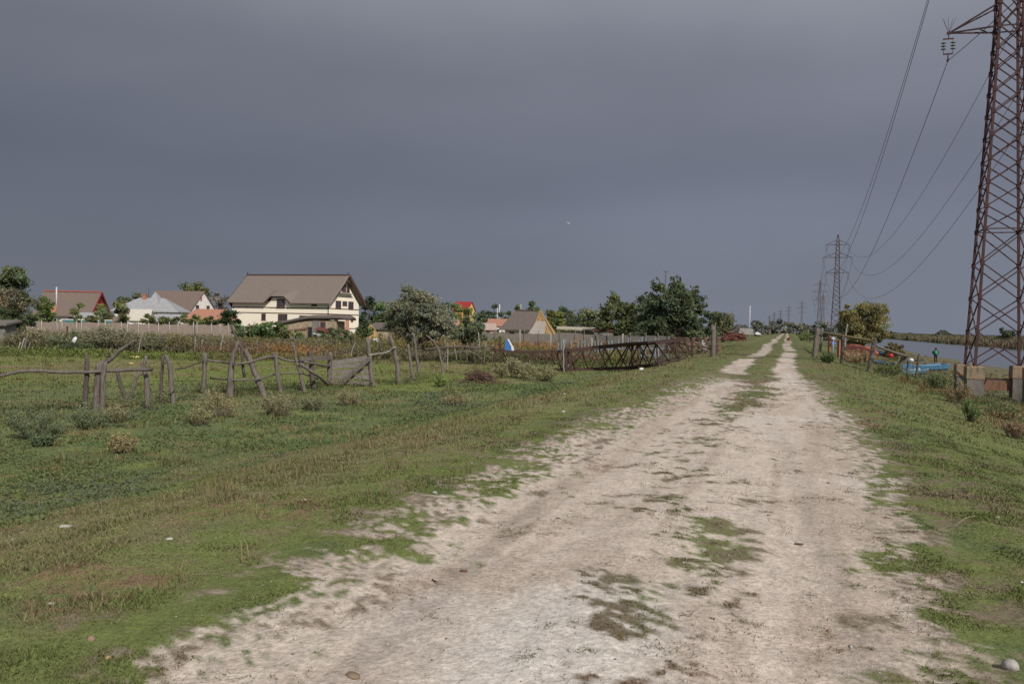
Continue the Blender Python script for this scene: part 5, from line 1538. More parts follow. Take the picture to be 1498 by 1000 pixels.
# ================================================================ pylons and wires
RUSTP = mat('pylon_steel', (.085, .040, .037), (.048, .028, .030), 3, .8, .2, c3=(.13, .055, .043))
GREYP = mat('hazed_pylon_steel', (.125, .095, .10), (.095, .075, .08), .8, .8)  # far steel tinted to imitate haze in the air
CONC = mat('stained_concrete', (.19, .175, .155), (.085, .075, .065), 2.2, .95, .5, (1, 1, .5), c3=(.25, .19, .10))
CAPC = mat('rusty_concrete_cap', (.26, .215, .145), (.115, .085, .062), 3.2, .95, .5, (1.6, 1.6, .5), c3=(.27, .105, .055), contrast=(.33, .52))
RSTAIN = mat('rust_stain_concrete', (.24, .135, .085), (.13, .075, .052), 2.5, .95, .3, (3, 3, .4))
PORC = mat('glass_insulator', (.20, .24, .22), (.13, .16, .15), 5, .3)
PZ = [1.73, 3.4, 5.05, 6.7, 8.35, 9.45, 10.6, 11.75, 12.9, 14.0, 15.05, 16.1, 17.1, 18.1, 19.25, 20.6, 21.9, 23.1, 24.2, 25.2, 26.2, 27.6]


def hw(z): return 1.2 + (.50 - 1.2) * (z - 1.73) / 16.4 if z < 18.13 else (.50 - .12 * (z - 18.13) / 7.0 if z < 25.15 else .38 - .32 * (z - 25.15) / 2.45)


ARMS = [(18.1, 2.6), (21.9, 3.35), (25.1, 2.65)]


def pylon_geo(part, k, full=True):
    mb = MB(); LW, BW = .112 * k, .053 * k
    for sx in (-1, 1):
        for sy in (-1, 1):
            if part == ('leg', sx, sy) or part == 'all':
                for a, b_ in zip(PZ[:-1], PZ[1:]):
                    mb.beam((sx * hw(a), sy * hw(a), a), (sx * hw(b_), sy * hw(b_), b_), LW)
                if k == 1:
                    for z in PZ[1::1]: mb.box((sx * hw(z), sy * hw(z), z), (LW * 1.5, LW * 1.5, .22))
    if part in ('bracing', 'all'):
        for a, b_ in zip(PZ[:-1], PZ[1:]):
            for (p, q) in (((-1, -1), (1, -1)), ((1, -1), (1, 1)), ((1, 1), (-1, 1)), ((-1, 1), (-1, -1))):
                A = Vector((p[0] * hw(a), p[1] * hw(a), a)); B_ = Vector((q[0] * hw(b_), q[1] * hw(b_), b_)); mb.beam(A, B_, BW)
                A = Vector((q[0] * hw(a), q[1] * hw(a), a)) * 1.0; B_ = Vector((p[0] * hw(b_), p[1] * hw(b_), b_)); o_ = Vector((p[0] + q[0], p[1] + q[1], 0)) * .03; mb.beam(A + o_, B_ + o_, BW)
        for z in (8.35, 18.1, 21.9, 25.1):
            w_ = hw(z)
            for (p, q) in (((-1, -1), (1, -1)), ((1, -1), (1, 1)), ((1, 1), (-1, 1)), ((-1, 1), (-1, -1))): mb.beam((p[0] * w_, p[1] * w_, z), (q[0] * w_, q[1] * w_, z), BW)
    for i, (z, l) in enumerate(ARMS):
        if part == ('arm', i) or part == 'all':
            for sg in (-1, 1):
                tip = Vector((sg * l, 0, z))
                for sy in (-1, 1):
                    w0, w1 = hw(z), hw(z + 1.15)
                    mb.beam((sg * w0, sy * w0, z), tip, BW * 1.25); mb.beam((sg * w1, sy * w1, z + 1.15), tip + Vector((-sg * .1, 0, .05)), BW * 1.25)
                if k < 2: mb.beam((sg * (hw(z) + .3 * l), -.33 * hw(z) * 1.2, z), (sg * (hw(z) + .12 * l), .8 * hw(z), z), BW * .8)
                mb.box(tip, (.16 * k, .1 * k, .12 * k))
    return mb


LZ = math.atan2(-SD, CD)


def make_pylon(label, loc, k, m, near=False, group=None):
    t = thing('pylon', label, 'pylon', loc, LZ, group)
    for sx in (-1, 1):
        for sy in (-1, 1):
            pylon_geo(('leg', sx, sy), k).build('leg', m, t, world=False)
    pylon_geo('bracing', k).build('bracing', m, t, world=False)
    for i in range(3): pylon_geo(('arm', i), k).build('cross_arm', m, t, world=False)
    for sx in (-1, 1):
        for sy in (-1, 1):
            x, y = sx * 1.24, sy * 1.24
            mb = MB(); mb.box((x, y, .53), (.72, .72, 1.2)); mb.box((x, y, -.05), (.95, .95, .3))
            f = mb.build('footing', CONC, t, world=False)
            mb = MB(); c_ = []
            for z_, w_ in ((1.14, .37), (1.17, .385), (1.72, .38), (1.76, .33)):
                c_ += [(x - w_, y - w_, z_), (x + w_, y - w_, z_), (x + w_, y + w_, z_), (x - w_, y + w_, z_)]
            mb.add(c_, [(4 * i + j, 4 * i + (j + 1) % 4, 4 * i + 4 + (j + 1) % 4, 4 * i + 4 + j) for i in range(3) for j in range(4)] + [(0, 3, 2, 1), (12, 13, 14, 15)])
            mb.build('cap_block', CAPC, f, world=False)
    mb = MB(); mb.box((0, 1.24, .75), (1.74, .34, .5)); mb.build('tie_beam', RSTAIN, t, world=False)
    mb = MB(); mb.box((0, 1.24, 1.06), (1.72, .1, .08)); mb.build('tie_rail', m, t, world=False)
    for z, l in ARMS:
        for sg in (-1, 1):
            x = sg * l
            mb = MB(); mb.tube([(x, 0, z), (x, 0, z - .28)], .022 * k, 5)
            mb.beam((x - .24, 0, z - .28), (x + .24, 0, z - .28), .055 * k); mb.beam((x - .21, 0, z - 1.02), (x + .21, 0, z - 1.02), .055 * k)
            mb.tube([(x, 0, z - 1.02), (x, 0, z - 1.3)], .03 * k, 5); mb.box((x, 0, z - 1.32), (.08 * k, .24, .09 * k))
            ins = mb.build('insulator', m, t, world=False)
            for s2 in (-1, 1):
                mb = MB(); xx = x + s2 * .21
                mb.tube([(xx, 0, z - .28), (xx, 0, z - 1.02)], .018 * k, 5)
                for q in (.45, .6, .75): mb.lathe([(.02, -.025), (.125, -.03), (.118, -.012), (.045, .02), (.03, .05)], (xx, 0, z - q), 10)
                mb.build('disc_string', PORC, ins, world=False)
    if near:
        for sg in (-1,):
            z, l = ARMS[0]; mb = MB()
            for dx, dy in ((-.22, .1), (-.05, -.1), (.18, .05), (.3, -.1), (-.3, -.05)): mb.tube([(sg * l, 0, z), (sg * l + dx, dy, z + .72)], .008, 4)
            mb.build('bird_spike', WIRE, t, world=False)
    return t


X1 = (1457 - W0 / 2) / FPX * 40
b1_ = at(1457.5, 40); b1_.z -= .05
p1 = make_pylon('tall rusty red lattice pylon on concrete footings at the right edge', b1_, 1, RUSTP, True)
b2_ = at(1221.5, 206); p2_ = make_pylon('second pylon down the line, standing left of the willow', b2_, 1.35, mat('second_pylon_steel', (.095, .062, .062), (.07, .048, .05), 1, .8))  # steel greyed in colour, standing in for a little haze
b3_ = at(1197.5, 372)
farme = None
fl = [(1197.5, 372, 409, 'third pylon down the line, seen behind the grey post'), (1203, 520, 430, 'pylon showing just right of the third one'), (1172, 665, 440, 'slender far pylon left of the grey post'), (1153, 800, 447, 'small far pylon over the end of the track'),
      (1141, 960, 453, 'smaller far pylon left of the one over the track'), (1132, 1150, 456, 'tiny far pylon, second from the left of the row'), (1125, 1400, 461, 'tiniest far pylon at the left end of the row')]
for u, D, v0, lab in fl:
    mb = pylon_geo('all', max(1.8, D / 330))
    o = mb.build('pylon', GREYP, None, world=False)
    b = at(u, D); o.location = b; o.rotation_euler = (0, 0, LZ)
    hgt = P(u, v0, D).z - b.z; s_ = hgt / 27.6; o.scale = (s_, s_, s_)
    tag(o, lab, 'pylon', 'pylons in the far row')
RM = Matrix.Rotation(LZ, 3, 'Z')
names = {(0, -1): 'lower left', (0, 1): 'lower right', (1, -1): 'middle left', (1, 1): 'middle right', (2, -1): 'upper left', (2, 1): 'upper right'}
for i, (z, l) in enumerate(ARMS):
    for sg in (-1, 1):
        off = RM @ Vector((sg * l, 0, z - 1.36))
        A = b1_ + off; B_ = b2_ + off; C_ = b3_ + off * (P(1197.5, 409, 372).z - b3_.z) / 27.6
        Z0 = A - (B_ - A)
        mb = MB()
        for a, c_, sag in ((Z0, A, 7.6), (A, B_, 8.0 - .3 * i), (B_, C_, 7.6)):
            n = 40
            pts = [a.lerp(c_, q / n) - Vector((0, 0, 4 * sag * (q / n) * (1 - q / n))) for q in range(n + 1)]
            mb.tube(pts, [.013 + .00006 * max(0, p.y) for p in pts], 5)
        tag(mb.build('power_line', WIRE), 'sagging overhead wire hung from the %s arms of the pylons' % names[(i, sg)], 'power line', 'overhead wires between the pylons')

# ================================================================ river bank
F3 = thing('rail_fence', 'wooden rail fence with one long top rail on the river side of the track', 'fence', G(1231, 530))
d1, d2, d0 = gd(1231, 531), gd(1271, 543), gd(1200, 514)
for pix, r, m in [([(1233, 492), (1232, 512), (1231, 532)], .10, DARKWOOD), ([(1279, 497), (1275, 520), (1270.5, 543)], .12, WOOD), ([(1203, 480), (1201, 500), (1199, 515)], .12, WOOD), ([(1213, 490), (1212, 516)], .05, DARKWOOD)]:
    stick('post', pix, r * .9, r, m, F3)
rail('rail', [(1203, 486), (1232, 491), (1258, 495.5), (1282, 500)], [d0, d1 - .2, (d1 + d2) / 2 - .2, d2 - .2], .075, mat('mossy_rail', (.30, .245, .13), (.19, .15, .08), 6, .95, .5, (2, 2, 2)), F3)
o = stick('stick', [(1196, 481), (1193, 500), (1190.5, 522)],   .12, .16, WOOD, None, None, .1, sink=.3); tag(o, 'thick grey wooden post leaning beside the track', 'post')
o = stick('stick', [(1239.5, 474), (1238, 482), (1236, 494)], .06, .08, PALEWOOD, None, 75, .1, sink=1.0); tag(o, 'pale snag post in front of the willow', 'post')
F4 = thing('broken_fence', 'broken fence with a thick leaning stump and thin stakes beside the blue boats', 'fence', G(1313, 544))
for pix, r, m in [([(1323, 520), (1318, 532), (1313, 546)], .17, DARKWOOD), ([(1328, 524), (1328, 540), (1328, 557)], .05, WOOD), ([(1344, 518), (1342, 536), (1340, 554)], .065, DARKWOOD)]:
    stick('post', pix, r, r, m, F4)
d3 = gd(1313, 546)
rail('rail', [(1282, 506), (1304, 514), (1327, 521)], [d2 + 1, (d2 + d3) / 2, d3 - .2], .09, WOOD, F4)


def boat(label, p0, p1, wid, hgt, m_out, m_in, pointed=(1, 0), group='boats pulled up on the bank'):
    p0 = Vector(p0); p1 = Vector(p1); L = (p1 - p0).length
    c = (p0 + p1) / 2
    t = thing('rowing_boat', label, 'boat', Vector((c.x, c.y, min(p0.z, p1.z))), math.atan2(p1.y - p0.y, p1.x - p0.x), group)
    n = 14; tk = .04
    out = []; inn = []
    for i in range(n + 1):
        q = i / n; w_ = 1.0
        if pointed[0]: w_ = min(w_, math.sin(min(1, q / .45) * math.pi / 2) ** .8 + .02)
        w_ = min(w_, .72 + .28 * math.sin(min(1, (1 - q) / .4) * math.pi / 2)) if not pointed[1] else min(w_, math.sin(min(1, (1 - q) / .45) * math.pi / 2) ** .8 + .02)
        x = -L / 2 + L * q; sheer = hgt * (1 + .45 * (abs(q - .55) / .55) ** 2); b0 = .16 * (abs(q - .5) * 2) ** 2 * hgt
        hw_ = wid / 2 * w_
        ring = [(x, -hw_, sheer), (x, -hw_ * .85, hgt * .35 + b0), (x, -hw_ * .55, .02 + b0), (x, hw_ * .55, .02 + b0), (x, hw_ * .85, hgt * .35 + b0), (x, hw_, sheer)]
        ri = [(x, -max(.005, hw_ - tk), sheer), (x, -max(.004, hw_ * .85 - tk), hgt * .35 + b0 + tk), (x, -max(.003, hw_ * .55 - tk), .06 + b0), (x, max(.003, hw_ * .55 - tk), .06 + b0), (x, max(.004, hw_ * .85 - tk), hgt * .35 + b0 + tk), (x, max(.005, hw_ - tk), sheer)]
        out.append(ring); inn.append(ri)
    mb = MB(); vs = [v_ for r in out for v_ in r]
    fs = [(i * 6 + j, i * 6 + j + 1, i * 6 + 7 + j, i * 6 + 6 + j) for i in range(n) for j in range(5)] + [(0, 1, 2, 3, 4, 5), tuple(n * 6 + j for j in (5, 4, 3, 2, 1, 0))]
    mb.add(vs, fs); mb.build('hull', m_out, t, world=False)
    mb = MB(); vs = [v_ for r in inn for v_ in r]
    mb.add(vs, [(i * 6 + j, i * 6 + 6 + j, i * 6 + 7 + j, i * 6 + j + 1) for i in range(n) for j in range(5)]); mb.build('inner_hull', m_in, t, world=False)
    mb = MB()
    for sg in (0, 5):
        for i in range(n): mb.beam(Vector(out[i][sg]) + Vector((0, 0, .02)), Vector(out[i + 1][sg]) + Vector((0, 0, .02)), .07, .06)
    mb.build('gunwale', m_in, t, world=False)
    for q in (.35, .62, .85):
        i = int(q * n); mb = MB(); w_ = out[i][5][1] * 1.85; mb.box((out[i][0][0], 0, hgt * .72), (.26, w_, .04)); mb.build('seat', m_in, t, world=False)
    return t


LB = mat('light_blue_paint', (.12, .25, .36), (.07, .15, .24), 3, .7); DB = mat('blue_boat_paint', (.07, .19, .32), (.045, .12, .21), 3, .7); PB_ = mat('pale_blue_paint', (.23, .36, .43), (.14, .24, .31), 3, .7)
DARKB = mat('tarred_hull', (.035, .04, .05), (.02, .022, .028), 4, .5)


def onb(u, v_, up=.0):
    g_ = G(u, v_); g_.z += up; return g_


boat('long blue rowing boat lying broadside with its square stern to the right', onb(1308, 538), onb(1382, 542), 1.25, .48, DB, LB)
boat('light blue rowing boat with upturned bow pointing left toward the fence', onb(1279, 531), onb(1326, 541), 1.2, .42, DB, PB_)
boat('flat bottomed pale blue punt lying closest to the fence stakes', onb(1320, 545), onb(1352, 546), 1.0, .30, LB, PB_)
boat('dark hulled boat lying on the bank by the orange red tarpaulin', onb(1278, 516), onb(1312, 525), 1.2, .38, DARKB, LB)
boat('black boat drawn up beside the far track left of the grey post', onb(1173, 492), onb(1193, 494), 1.1, .45, DARKB, PLANK)
# orange red tarpaulin over an overturned boat
ORR = mat('orange_red_tarp', (.56, .17, .105), (.40, .105, .07), 2.5, .6, .4)
ORL = mat('faded_orange_net', (.38, .20, .13), (.25, .125, .085), 4, .9, .6)


def heap(name, label, cat, u0, u1, v0, vtop, m, depth=2.2, seed=1, parts=None):
    a, b_ = G(u0, v0[0]), G(u1, v0[1]); D = (a.y + b_.y) / 2
    t = thing(name, label, cat, (a + b_) / 2)
    mb = MB(); n, k = 26, 10; vs = []
    ax = (b_ - a)
    for i in range(n + 1):
        q = i / n
        for j in range(k + 1):
            r_ = j / k; p = a + ax * q + Vector((-.3, 1, 0)) * depth * r_
            env = math.sin(math.pi * min(1, max(0, q))) ** .45 * math.sin(math.pi * r_) ** .7
            zt = (P(0.5 * (u0 + u1), vtop, D).z - a.z)
            zz = env * zt * (.72 + .55 * float(fbm(np.array(q * 7.), np.array(r_ * 4. + seed * 5), seed)))
            vs.append((p.x, p.y, Hs(p.x, p.y) - .05 + zz))
    c_ = k + 1
    mb.add(vs, [(i * c_ + j, i * c_ + j + 1, (i + 1) * c_ + j + 1, (i + 1) * c_ + j) for i in range(n) for j in range(k)], True)
    mb.build('cover', m, t)
    return t


heap('tarpaulin', 'crumpled orange red tarpaulin spread along the river bank', 'tarpaulin', 1236, 1294, (512, 520), 503.5, ORR, 2.4, 2)
heap('fishing_net', 'faded orange fishing net heaped in front of the orange red tarpaulin', 'net', 1238, 1276, (520, 523), 512, ORL, 1.4, 3)
# orange barrels/crates with blue sheet
for u, v0, v1, w_, m, nm, lab, ct in [(1214, 492, 510, 3, mat('orange_plastic', (.34, .155, .095), (.25, .115, .07), 5), 'plastic_crate', 'upright orange crate standing behind the rail fence', 'crate'), (1228, 498, 511, 3.6, MATS['orange_plastic'], 'plastic_crate', 'orange crate beside the fence post with the tarpaulin', 'crate'),
                                      (1220, 500, 504, 6, BLUE, 'blue_sheet', 'small blue sheet between the orange crates', 'sheet'), (1219.5, 493, 496, 5, mat('dirty_white', (.45, .45, .44), (.3, .3, .3)), 'white_board', 'white board above the small blue sheet', 'board')]:
    D = 70 if nm == 'plastic_crate' else 69.6
    t_ = P(u, v0, D); ww = w_ * D / FPX
    z0 = P(u, v1, D).z
    mb = MB()
    if nm == 'plastic_crate':
        z0 = Hs(t_.x, D) - .05
        mb.box((t_.x, D, (t_.z + z0) / 2), (ww * .9, .4, t_.z - z0)); mb.box((t_.x, D, t_.z - .05), (ww * 1.08, .46, .1)); mb.box((t_.x, D, z0 + (t_.z - z0) * .5), (ww * 1.02, .43, .07))
    else:
        mb.prism([(t_.x - ww / 2, D, z0), (t_.x + ww / 2, D, z0 + .02), (t_.x + ww / 2.2, D + .05, t_.z), (t_.x - ww / 2.1, D + .05, t_.z + .02)], (0, .05, 0)); mb.tube([(t_.x, D + .03, Hs(t_.x, D) - .05), (t_.x, D + .03, z0 + .02)], .03, 5)
    tag(mb.build(nm, m), lab, ct)
t = thing('buoy', 'bright red round buoy hanging by the leaning rail', 'buoy', P(1303, 521, (d2 + d3) / 2 - .35))
mb = MB(); r = 3.3 * (d2 + d3) / 2 / FPX
mb.lathe([(r * math.sin(math.pi * i / 10) + .001, r - r * math.cos(math.pi * i / 10)) for i in range(11)], (0, 0, -.1), 14); mb.build('float', mat('red_plastic', (.50, .03, .04), (.42, .025, .035), 4, .4), t, world=False)
mb = MB(); mb.tube([(0, 0, 2 * r - .12), (0, 0, 2 * r + .1)], .03, 6); mb.build('eye', DARKB, t, world=False)
b = at(1334, 74); t = thing('outboard_motor', 'white headed outboard motor lying on the blue boat', 'outboard motor', P(1334, 529, 74) - Vector((0, 0, .1)))
mb = MB(); c = P(1333, 526.5, 74); mb.lathe([(.05, -.14), (.2, -.1), (.22, .05), (.12, .15), (.02, .17)], c, 10); mb.build('cowling', MATS['white_plastic'], t)
mb = MB(); mb.tube([c, P(1343, 527.2, 74), P(1351, 526.5, 74)], [.09, .07, .04], 6); mb.build('shaft', DARKB, t)
mb = MB(); q = P(1351, 526.5, 74); mb.box(q, (.05, .3, .06)); mb.box(q, (.05, .06, .3)); mb.build('propeller', PORC, t)

# ================================================================ person and dog
def skin_figure(name, joints, edges, radii, m, parent, sub=2):
    me = bpy.data.meshes.new(name)
    me.from_pydata(joints, edges, [])
    o = link_mesh(name, me, m, parent)
    md = o.modifiers.new('Skin', 'SKIN'); md.use_smooth_shade = True
    if not me.skin_vertices: me.skin_vertices.new()
    for i, r_ in enumerate(radii):
        sv = me.skin_vertices[0].data[i]; sv.radius = (r_, r_) if not isinstance(r_, tuple) else r_; sv.use_root = (i == 0)
    sb = o.modifiers.new('Subsurf', 'SUBSURF'); sb.levels = sub; sb.render_levels = sub
    return o


b = G(1368.5, 530); b = at(1368.5, 100)
PS = thing('person', 'person in dark clothes and a bright green vest walking on the muddy bank', 'person', b, rad(-35))
J = [(0, 0, .93), (0, .01, 1.12), (0, .02, 1.32), (0, .01, 1.47), (0, .02, 1.55), (0, .03, 1.66), (0, .02, 1.75),
     (-.10, 0, .88), (-.11, .10, .50), (-.11, .02, .10), (-.11, .16, .04), (.10, 0, .88), (.11, -.05, .50), (.11, -.22, .12), (.11, -.10, .05),
     (-.19, .01, 1.42), (-.26, -.03, 1.16), (-.24, .10, .94), (.19, .01, 1.42), (.27, .05, 1.17), (.22, .22, 1.0)]
E = [(0, 1), (1, 2), (2, 3), (3, 4), (4, 5), (5, 6), (0, 7), (7, 8), (8, 9), (9, 10), (0, 11), (11, 12), (12, 13), (13, 14), (3, 15), (15, 16), (16, 17), (3, 18), (18, 19), (19, 20)]
Rr = [(.16, .12), (.155, .115), (.18, .13), (.11, .09), .06, .10, .085, .10, .075, .05, .045, .10, .075, .05, .045, .07, .055, .045, .07, .055, .045]
skin_figure('body', J, E, Rr, mat('dark_clothes', (.022, .022, .026), (.014, .014, .017), 5, .9), PS)
VM = mat('green_vest', (.04, .36, .13), (.03, .28, .10), 5, .6)
mb = MB(); mb.lathe([(.17, .98), (.19, 1.1), (.215, 1.3), (.17, 1.43), (.10, 1.47)], (0, .015, 0), 16); mb.build('vest', VM, PS, world=False)
mb = MB(); mb.lathe([(.02, -.11), (.085, -.07), (.10, 0), (.09, .07), (.04, .115)], (0, .05, 1.68), 12); hd = mb.build('head', mat('skin', (.42, .26, .19), (.36, .22, .16), 5, .6), PS, world=False)
mb = MB(); mb.lathe([(.112, .0), (.115, .05), (.09, .11), (.03, .135)], (0, .035, 1.69), 12); mb.build('cap', mat('dark_cap', (.02, .02, .022)), hd, world=False)
for x, y, z, in ((-.24, .10, .90), (.22, .22, .96)):
    mb = MB(); mb.box((x, y, z - .02), (.03, .07, .08))
    for k_ in range(4): mb.tube([(x, y - .026 + k_ * .018, z - .06), (x + .01, y - .026 + k_ * .018, z - .13 + abs(k_ - 1.3) * .008)], [.009, .007], 5)
    mb.tube([(x, y + .04, z), (x + .01, y + .06, z - .06)], [.011, .008], 5); mb.build('hand', MATS['skin'], PS, world=False)
b = G(1366.5, 520)
mb = MB(); mb.lathe([(.05, -.2), (.16, -.14), (.18, .05), (.12, .2), (.04, .24)], (0, 0, 0), 10)
for v_ in mb.v: v_.y *= .55
o = mb.build('backpack', mat('dark_red_bag', (.04, .02, .021), (.025, .014, .015), 5), None, world=False); o.location = PS.location + Vector((-.30, -.06, 1.22)); tag(o, 'small dark red bag slung at the back of the person in the green vest', 'bag')

b = G(1153, 501); D = b.y
DG = thing('dog', 'reddish brown dog trotting along the far track', 'dog', b, rad(-70 - 20), None)
s_ = .70
J = [(-.30, 0, .50), (-.05, 0, .48), (.22, 0, .50), (.36, 0, .60), (.45, 0, .70), (.58, 0, .67),
     (-.34, .08, .42), (-.30, .09, .28), (-.40, .09, .18), (-.36, .09, .02), (-.34, -.08, .42), (-.24, -.09, .28), (-.32, -.09, .18), (-.26, -.09, .02),
     (.24, .08, .36), (.30, .08, .20), (.26, .08, .02), (.24, -.08, .36), (.20, -.08, .20), (.22, -.08, .02), (-.42, 0, .54), (-.56, 0, .66), (-.62, 0, .80), (.43, .06, .79), (.43, -.06, .79)]
E = [(0, 1), (1, 2), (2, 3), (3, 4), (4, 5), (0, 6), (6, 7), (7, 8), (8, 9), (0, 10), (10, 11), (11, 12), (12, 13), (2, 14), (14, 15), (15, 16), (2, 17), (17, 18), (18, 19), (0, 20), (20, 21), (21, 22), (4, 23), (4, 24)]
Rr = [.12, .115, .15, .09, .085, .04, .075, .05, .03, .03, .075, .05, .03, .03, .06, .035, .03, .06, .035, .03, .035, .03, .018, .025, .025]
skin_figure('body', [tuple(c * 1.05 for c in j) for j in J], E, Rr, mat('russet_fur', (.24, .095, .05), (.15, .06, .035), 8, .9), DG)

# ================================================================ stones, sticks, litter, bird
STONE = mat('grey_stone', (.40, .37, .34), (.26, .235, .215), 9, .9, .6)
PALEST = mat('pale_stone', (.44, .41, .37), (.32, .29, .26), 9, .9, .5)
BRST = mat('brown_stone', (.27, .20, .14), (.18, .13, .09), 9, .9, .5)


def stone(label, u, v_, wpx, m, flat=.6, name='stone', cat='stone', asp=.7):
    b = G(u, v_); r = wpx / 2 * b.y / FPX
    mb = MB(); k_, n = 12, 7
    vs = []
    sd = random.uniform(0, 99)
    for i in range(n + 1):
        th = math.pi * i / n
        for k in range(k_):
            a = 2 * math.pi * k / k_
            d = Vector((math.sin(th) * math.cos(a), math.sin(th) * math.sin(a), math.cos(th)))
            q = .75 + .5 * float(fbm(np.array(d.x * 1.5 + sd), np.array(d.y * 1.5 + d.z * 1.3 + sd), 7))
            vs.append((d.x * r * q, d.y * r * q * asp, d.z * r * q * flat))
    mb.add(vs, [(i * k_ + k, i * k_ + (k + 1) % k_, i * k_ + k_ + (k + 1) % k_, i * k_ + k_ + k) for i in range(n) for k in range(k_)], True)
    o = mb.build(name, m, None, world=False); o.location = b + Vector((0, 0, r * flat * .45)); o.rotation_euler = (0, 0, random.uniform(-.5, .5))
    tag(o, label, cat)


stone('grey angular stone in the grass at the lower right corner', 1478, 978, 26, STONE, .75)
stone('flat pale stone in the grass at the left edge', 96, 771, 22, PALEST, .25)
stone('small white stone farther left of the flat pale stone', 20, 791, 9, PALEST, .5)
stone('brown clod on the bare earth at the lower left', 133, 937, 13, BRST, .8)
stone('ochre stone where sand meets grass at the lower left', 158, 964, 10, mat('ochre_stone', (.36, .26, .14), (.28, .2, .1)), .7)
stone('pale stone beside the stubble on the dry shoulder', 248, 789, 12, PALEST, .4)
stone('pale stone in the grass at the left, beside the flat grass patch', 75, 884, 14, PALEST, .4)
stone('dark red brown shard on the sand left of the wheel rut', 678, 836, 13, mat('red_brown_shard', (.16, .075, .05), (.1, .05, .035)), .35)
stone('brown clod at the bottom edge of the track', 516, 990, 26, BRST, .35)
stone('small white stone in the grass left of the track', 636, 721, 8, PALEST, .5)
stone('white stone in the grass beside the sandy edge', 444, 732, 8, PALEST, .5)
stone('small white stone on the green slope near the track', 826, 577, 6, PALEST, .6)
stone('white stone on the right bank below the yellow grass', 1460, 758, 7, PALEST, .6)
stone('white stone high on the left slope', 824, 603, 6, PALEST, .6)
stone('dark clod on the right wheel track', 1212, 707, 5, BRST, .7)
stone('round brown clod at the bottom right of the track', 1213, 924, 9, BRST, .7)
b = G(1169, 798); mb = MB(); q = b + Vector((0, 0, .012)); mb.tube([q + Vector((-.035, .01, 0)), q, q + Vector((.03, -.012, .003))], [.007, .008, .006], 6, .1); tag(mb.build('stick', DARKWOOD), 'short dark stick lying on the right wheel track', 'stick')
b = G(636, 852); mb = MB(); q = b + Vector((0, 0, .012)); mb.tube([q + Vector((-.02, .03, 0)), q, q + Vector((.02, -.03, .003))], [.004, .005, .004], 6, .1); tag(mb.build('stick', DARKWOOD), 'thin dark stick on the sand left of the wheel rut', 'stick')
b = G(1398, 776); q = b; mb = MB(); mb.tube([q, q + Vector((.01, 0, .06)), q + Vector((.09, .01, .11)), q + Vector((.16, .0, .13))], [.003, .003, .0025, .001], 5); tag(mb.build('dead_stalk', mat('straw_stalk', (.42, .36, .24), (.34, .28, .18))), 'bent dry stalk standing in the grass on the right bank', 'stalk')
b = G(1110, 524.5); mb = MB(); mb.beam(b + Vector((-.25, 0, .03)), b + Vector((.28, .1, .05)), .1, .07); tag(mb.build('dark_log', DARKWOOD), 'dark piece of wood lying between the far wheel tracks', 'log')
# gull
bp = P(831, 327, 120)
t = thing('bird', 'tiny white bird flying under the storm clouds', 'bird', bp)
mb = MB(); mb.tube([(-.22, 0, 0), (-.1, 0, .01), (.08, 0, .01), (.2, 0, .03), (.27, 0, .02)], [.02, .06, .075, .05, .015], 8); mb.build('body', MATS['white_plastic'], t, world=False)
for sg in (-1, 1):
    mb = MB(); mb.prism([(.1, sg * .04, .03), (-.06, sg * .04, .03), (-.12, sg * .3, .16), (-.2, sg * .55, .12), (.0, sg * .3, .18)], (0, 0, .015)); mb.build('wing', MATS['white_plastic'], t, world=False)
# ================================================================ sky, sun, render
SUN_AZ = Vector((.5, -.866, 0)); SUN_EL = rad(38)
sun_d = bpy.data.lights.new('sun', 'SUN'); sun_d.energy = 3.8; sun_d.angle = rad(.6); sun_d.color = (1, .94, .86)
sun = bpy.data.objects.new('sun', sun_d); COL.objects.link(sun)
dirv = SUN_AZ.normalized() * math.cos(SUN_EL) + Vector((0, 0, math.sin(SUN_EL)))
sun.rotation_euler = dirv.to_track_quat('Z', 'Y').to_euler(); sun.location = (0, 0, 60)
w = bpy.data.worlds.new('World'); SC.world = w; w.use_nodes = True
nt = w.node_tree; N, L = nt.nodes, nt.links
N.clear()
out = N.new('ShaderNodeOutputWorld')
sky = N.new('ShaderNodeTexSky'); sky.sky_type = 'NISHITA'; sky.sun_disc = False
sky.sun_elevation = SUN_EL; sky.sun_rotation = math.atan2(SUN_AZ.x, SUN_AZ.y)
b1 = N.new('ShaderNodeBackground'); b1.inputs[1].default_value = .08; L.new(sky.outputs[0], b1.inputs[0])
# storm cloud deck over it: bands by elevation, soft large noise, lighter toward the sun's side
tc = N.new('ShaderNodeTexCoord'); sp = N.new('ShaderNodeSeparateXYZ'); L.new(tc.outputs['Generated'], sp.inputs[0])
mp = N.new('ShaderNodeMapping'); mp.inputs['Scale'].default_value = (1.0, 1.0, 2.2); L.new(tc.outputs['Generated'], mp.inputs[0])
nz = N.new('ShaderNodeTexNoise'); nz.inputs['Scale'].default_value = 1.7; nz.inputs['Detail'].default_value = 5; nz.inputs['Roughness'].default_value = .45; nz.inputs['Distortion'].default_value = .4
L.new(mp.outputs[0], nz.inputs['Vector'])
ad = N.new('ShaderNodeMath'); ad.operation = 'MULTIPLY_ADD'; L.new(nz.outputs['Fac'], ad.inputs[0]); ad.inputs[1].default_value = .13; L.new(sp.outputs['Z'], ad.inputs[2])
cr = N.new('ShaderNodeValToRGB')
els = [(.06, (.158, .178, .228)), (.14, (.145, .160, .205)), (.25, (.139, .150, .194)), (.36, (.175, .185, .228)), (.47, (.265, .275, .315)), (.62, (.32, .33, .37)), (1.0, (.34, .35, .385))]
r_ = cr.color_ramp
r_.interpolation = 'EASE'
r_.elements[0].position = els[0][0]; r_.elements[0].color = (*els[0][1], 1)
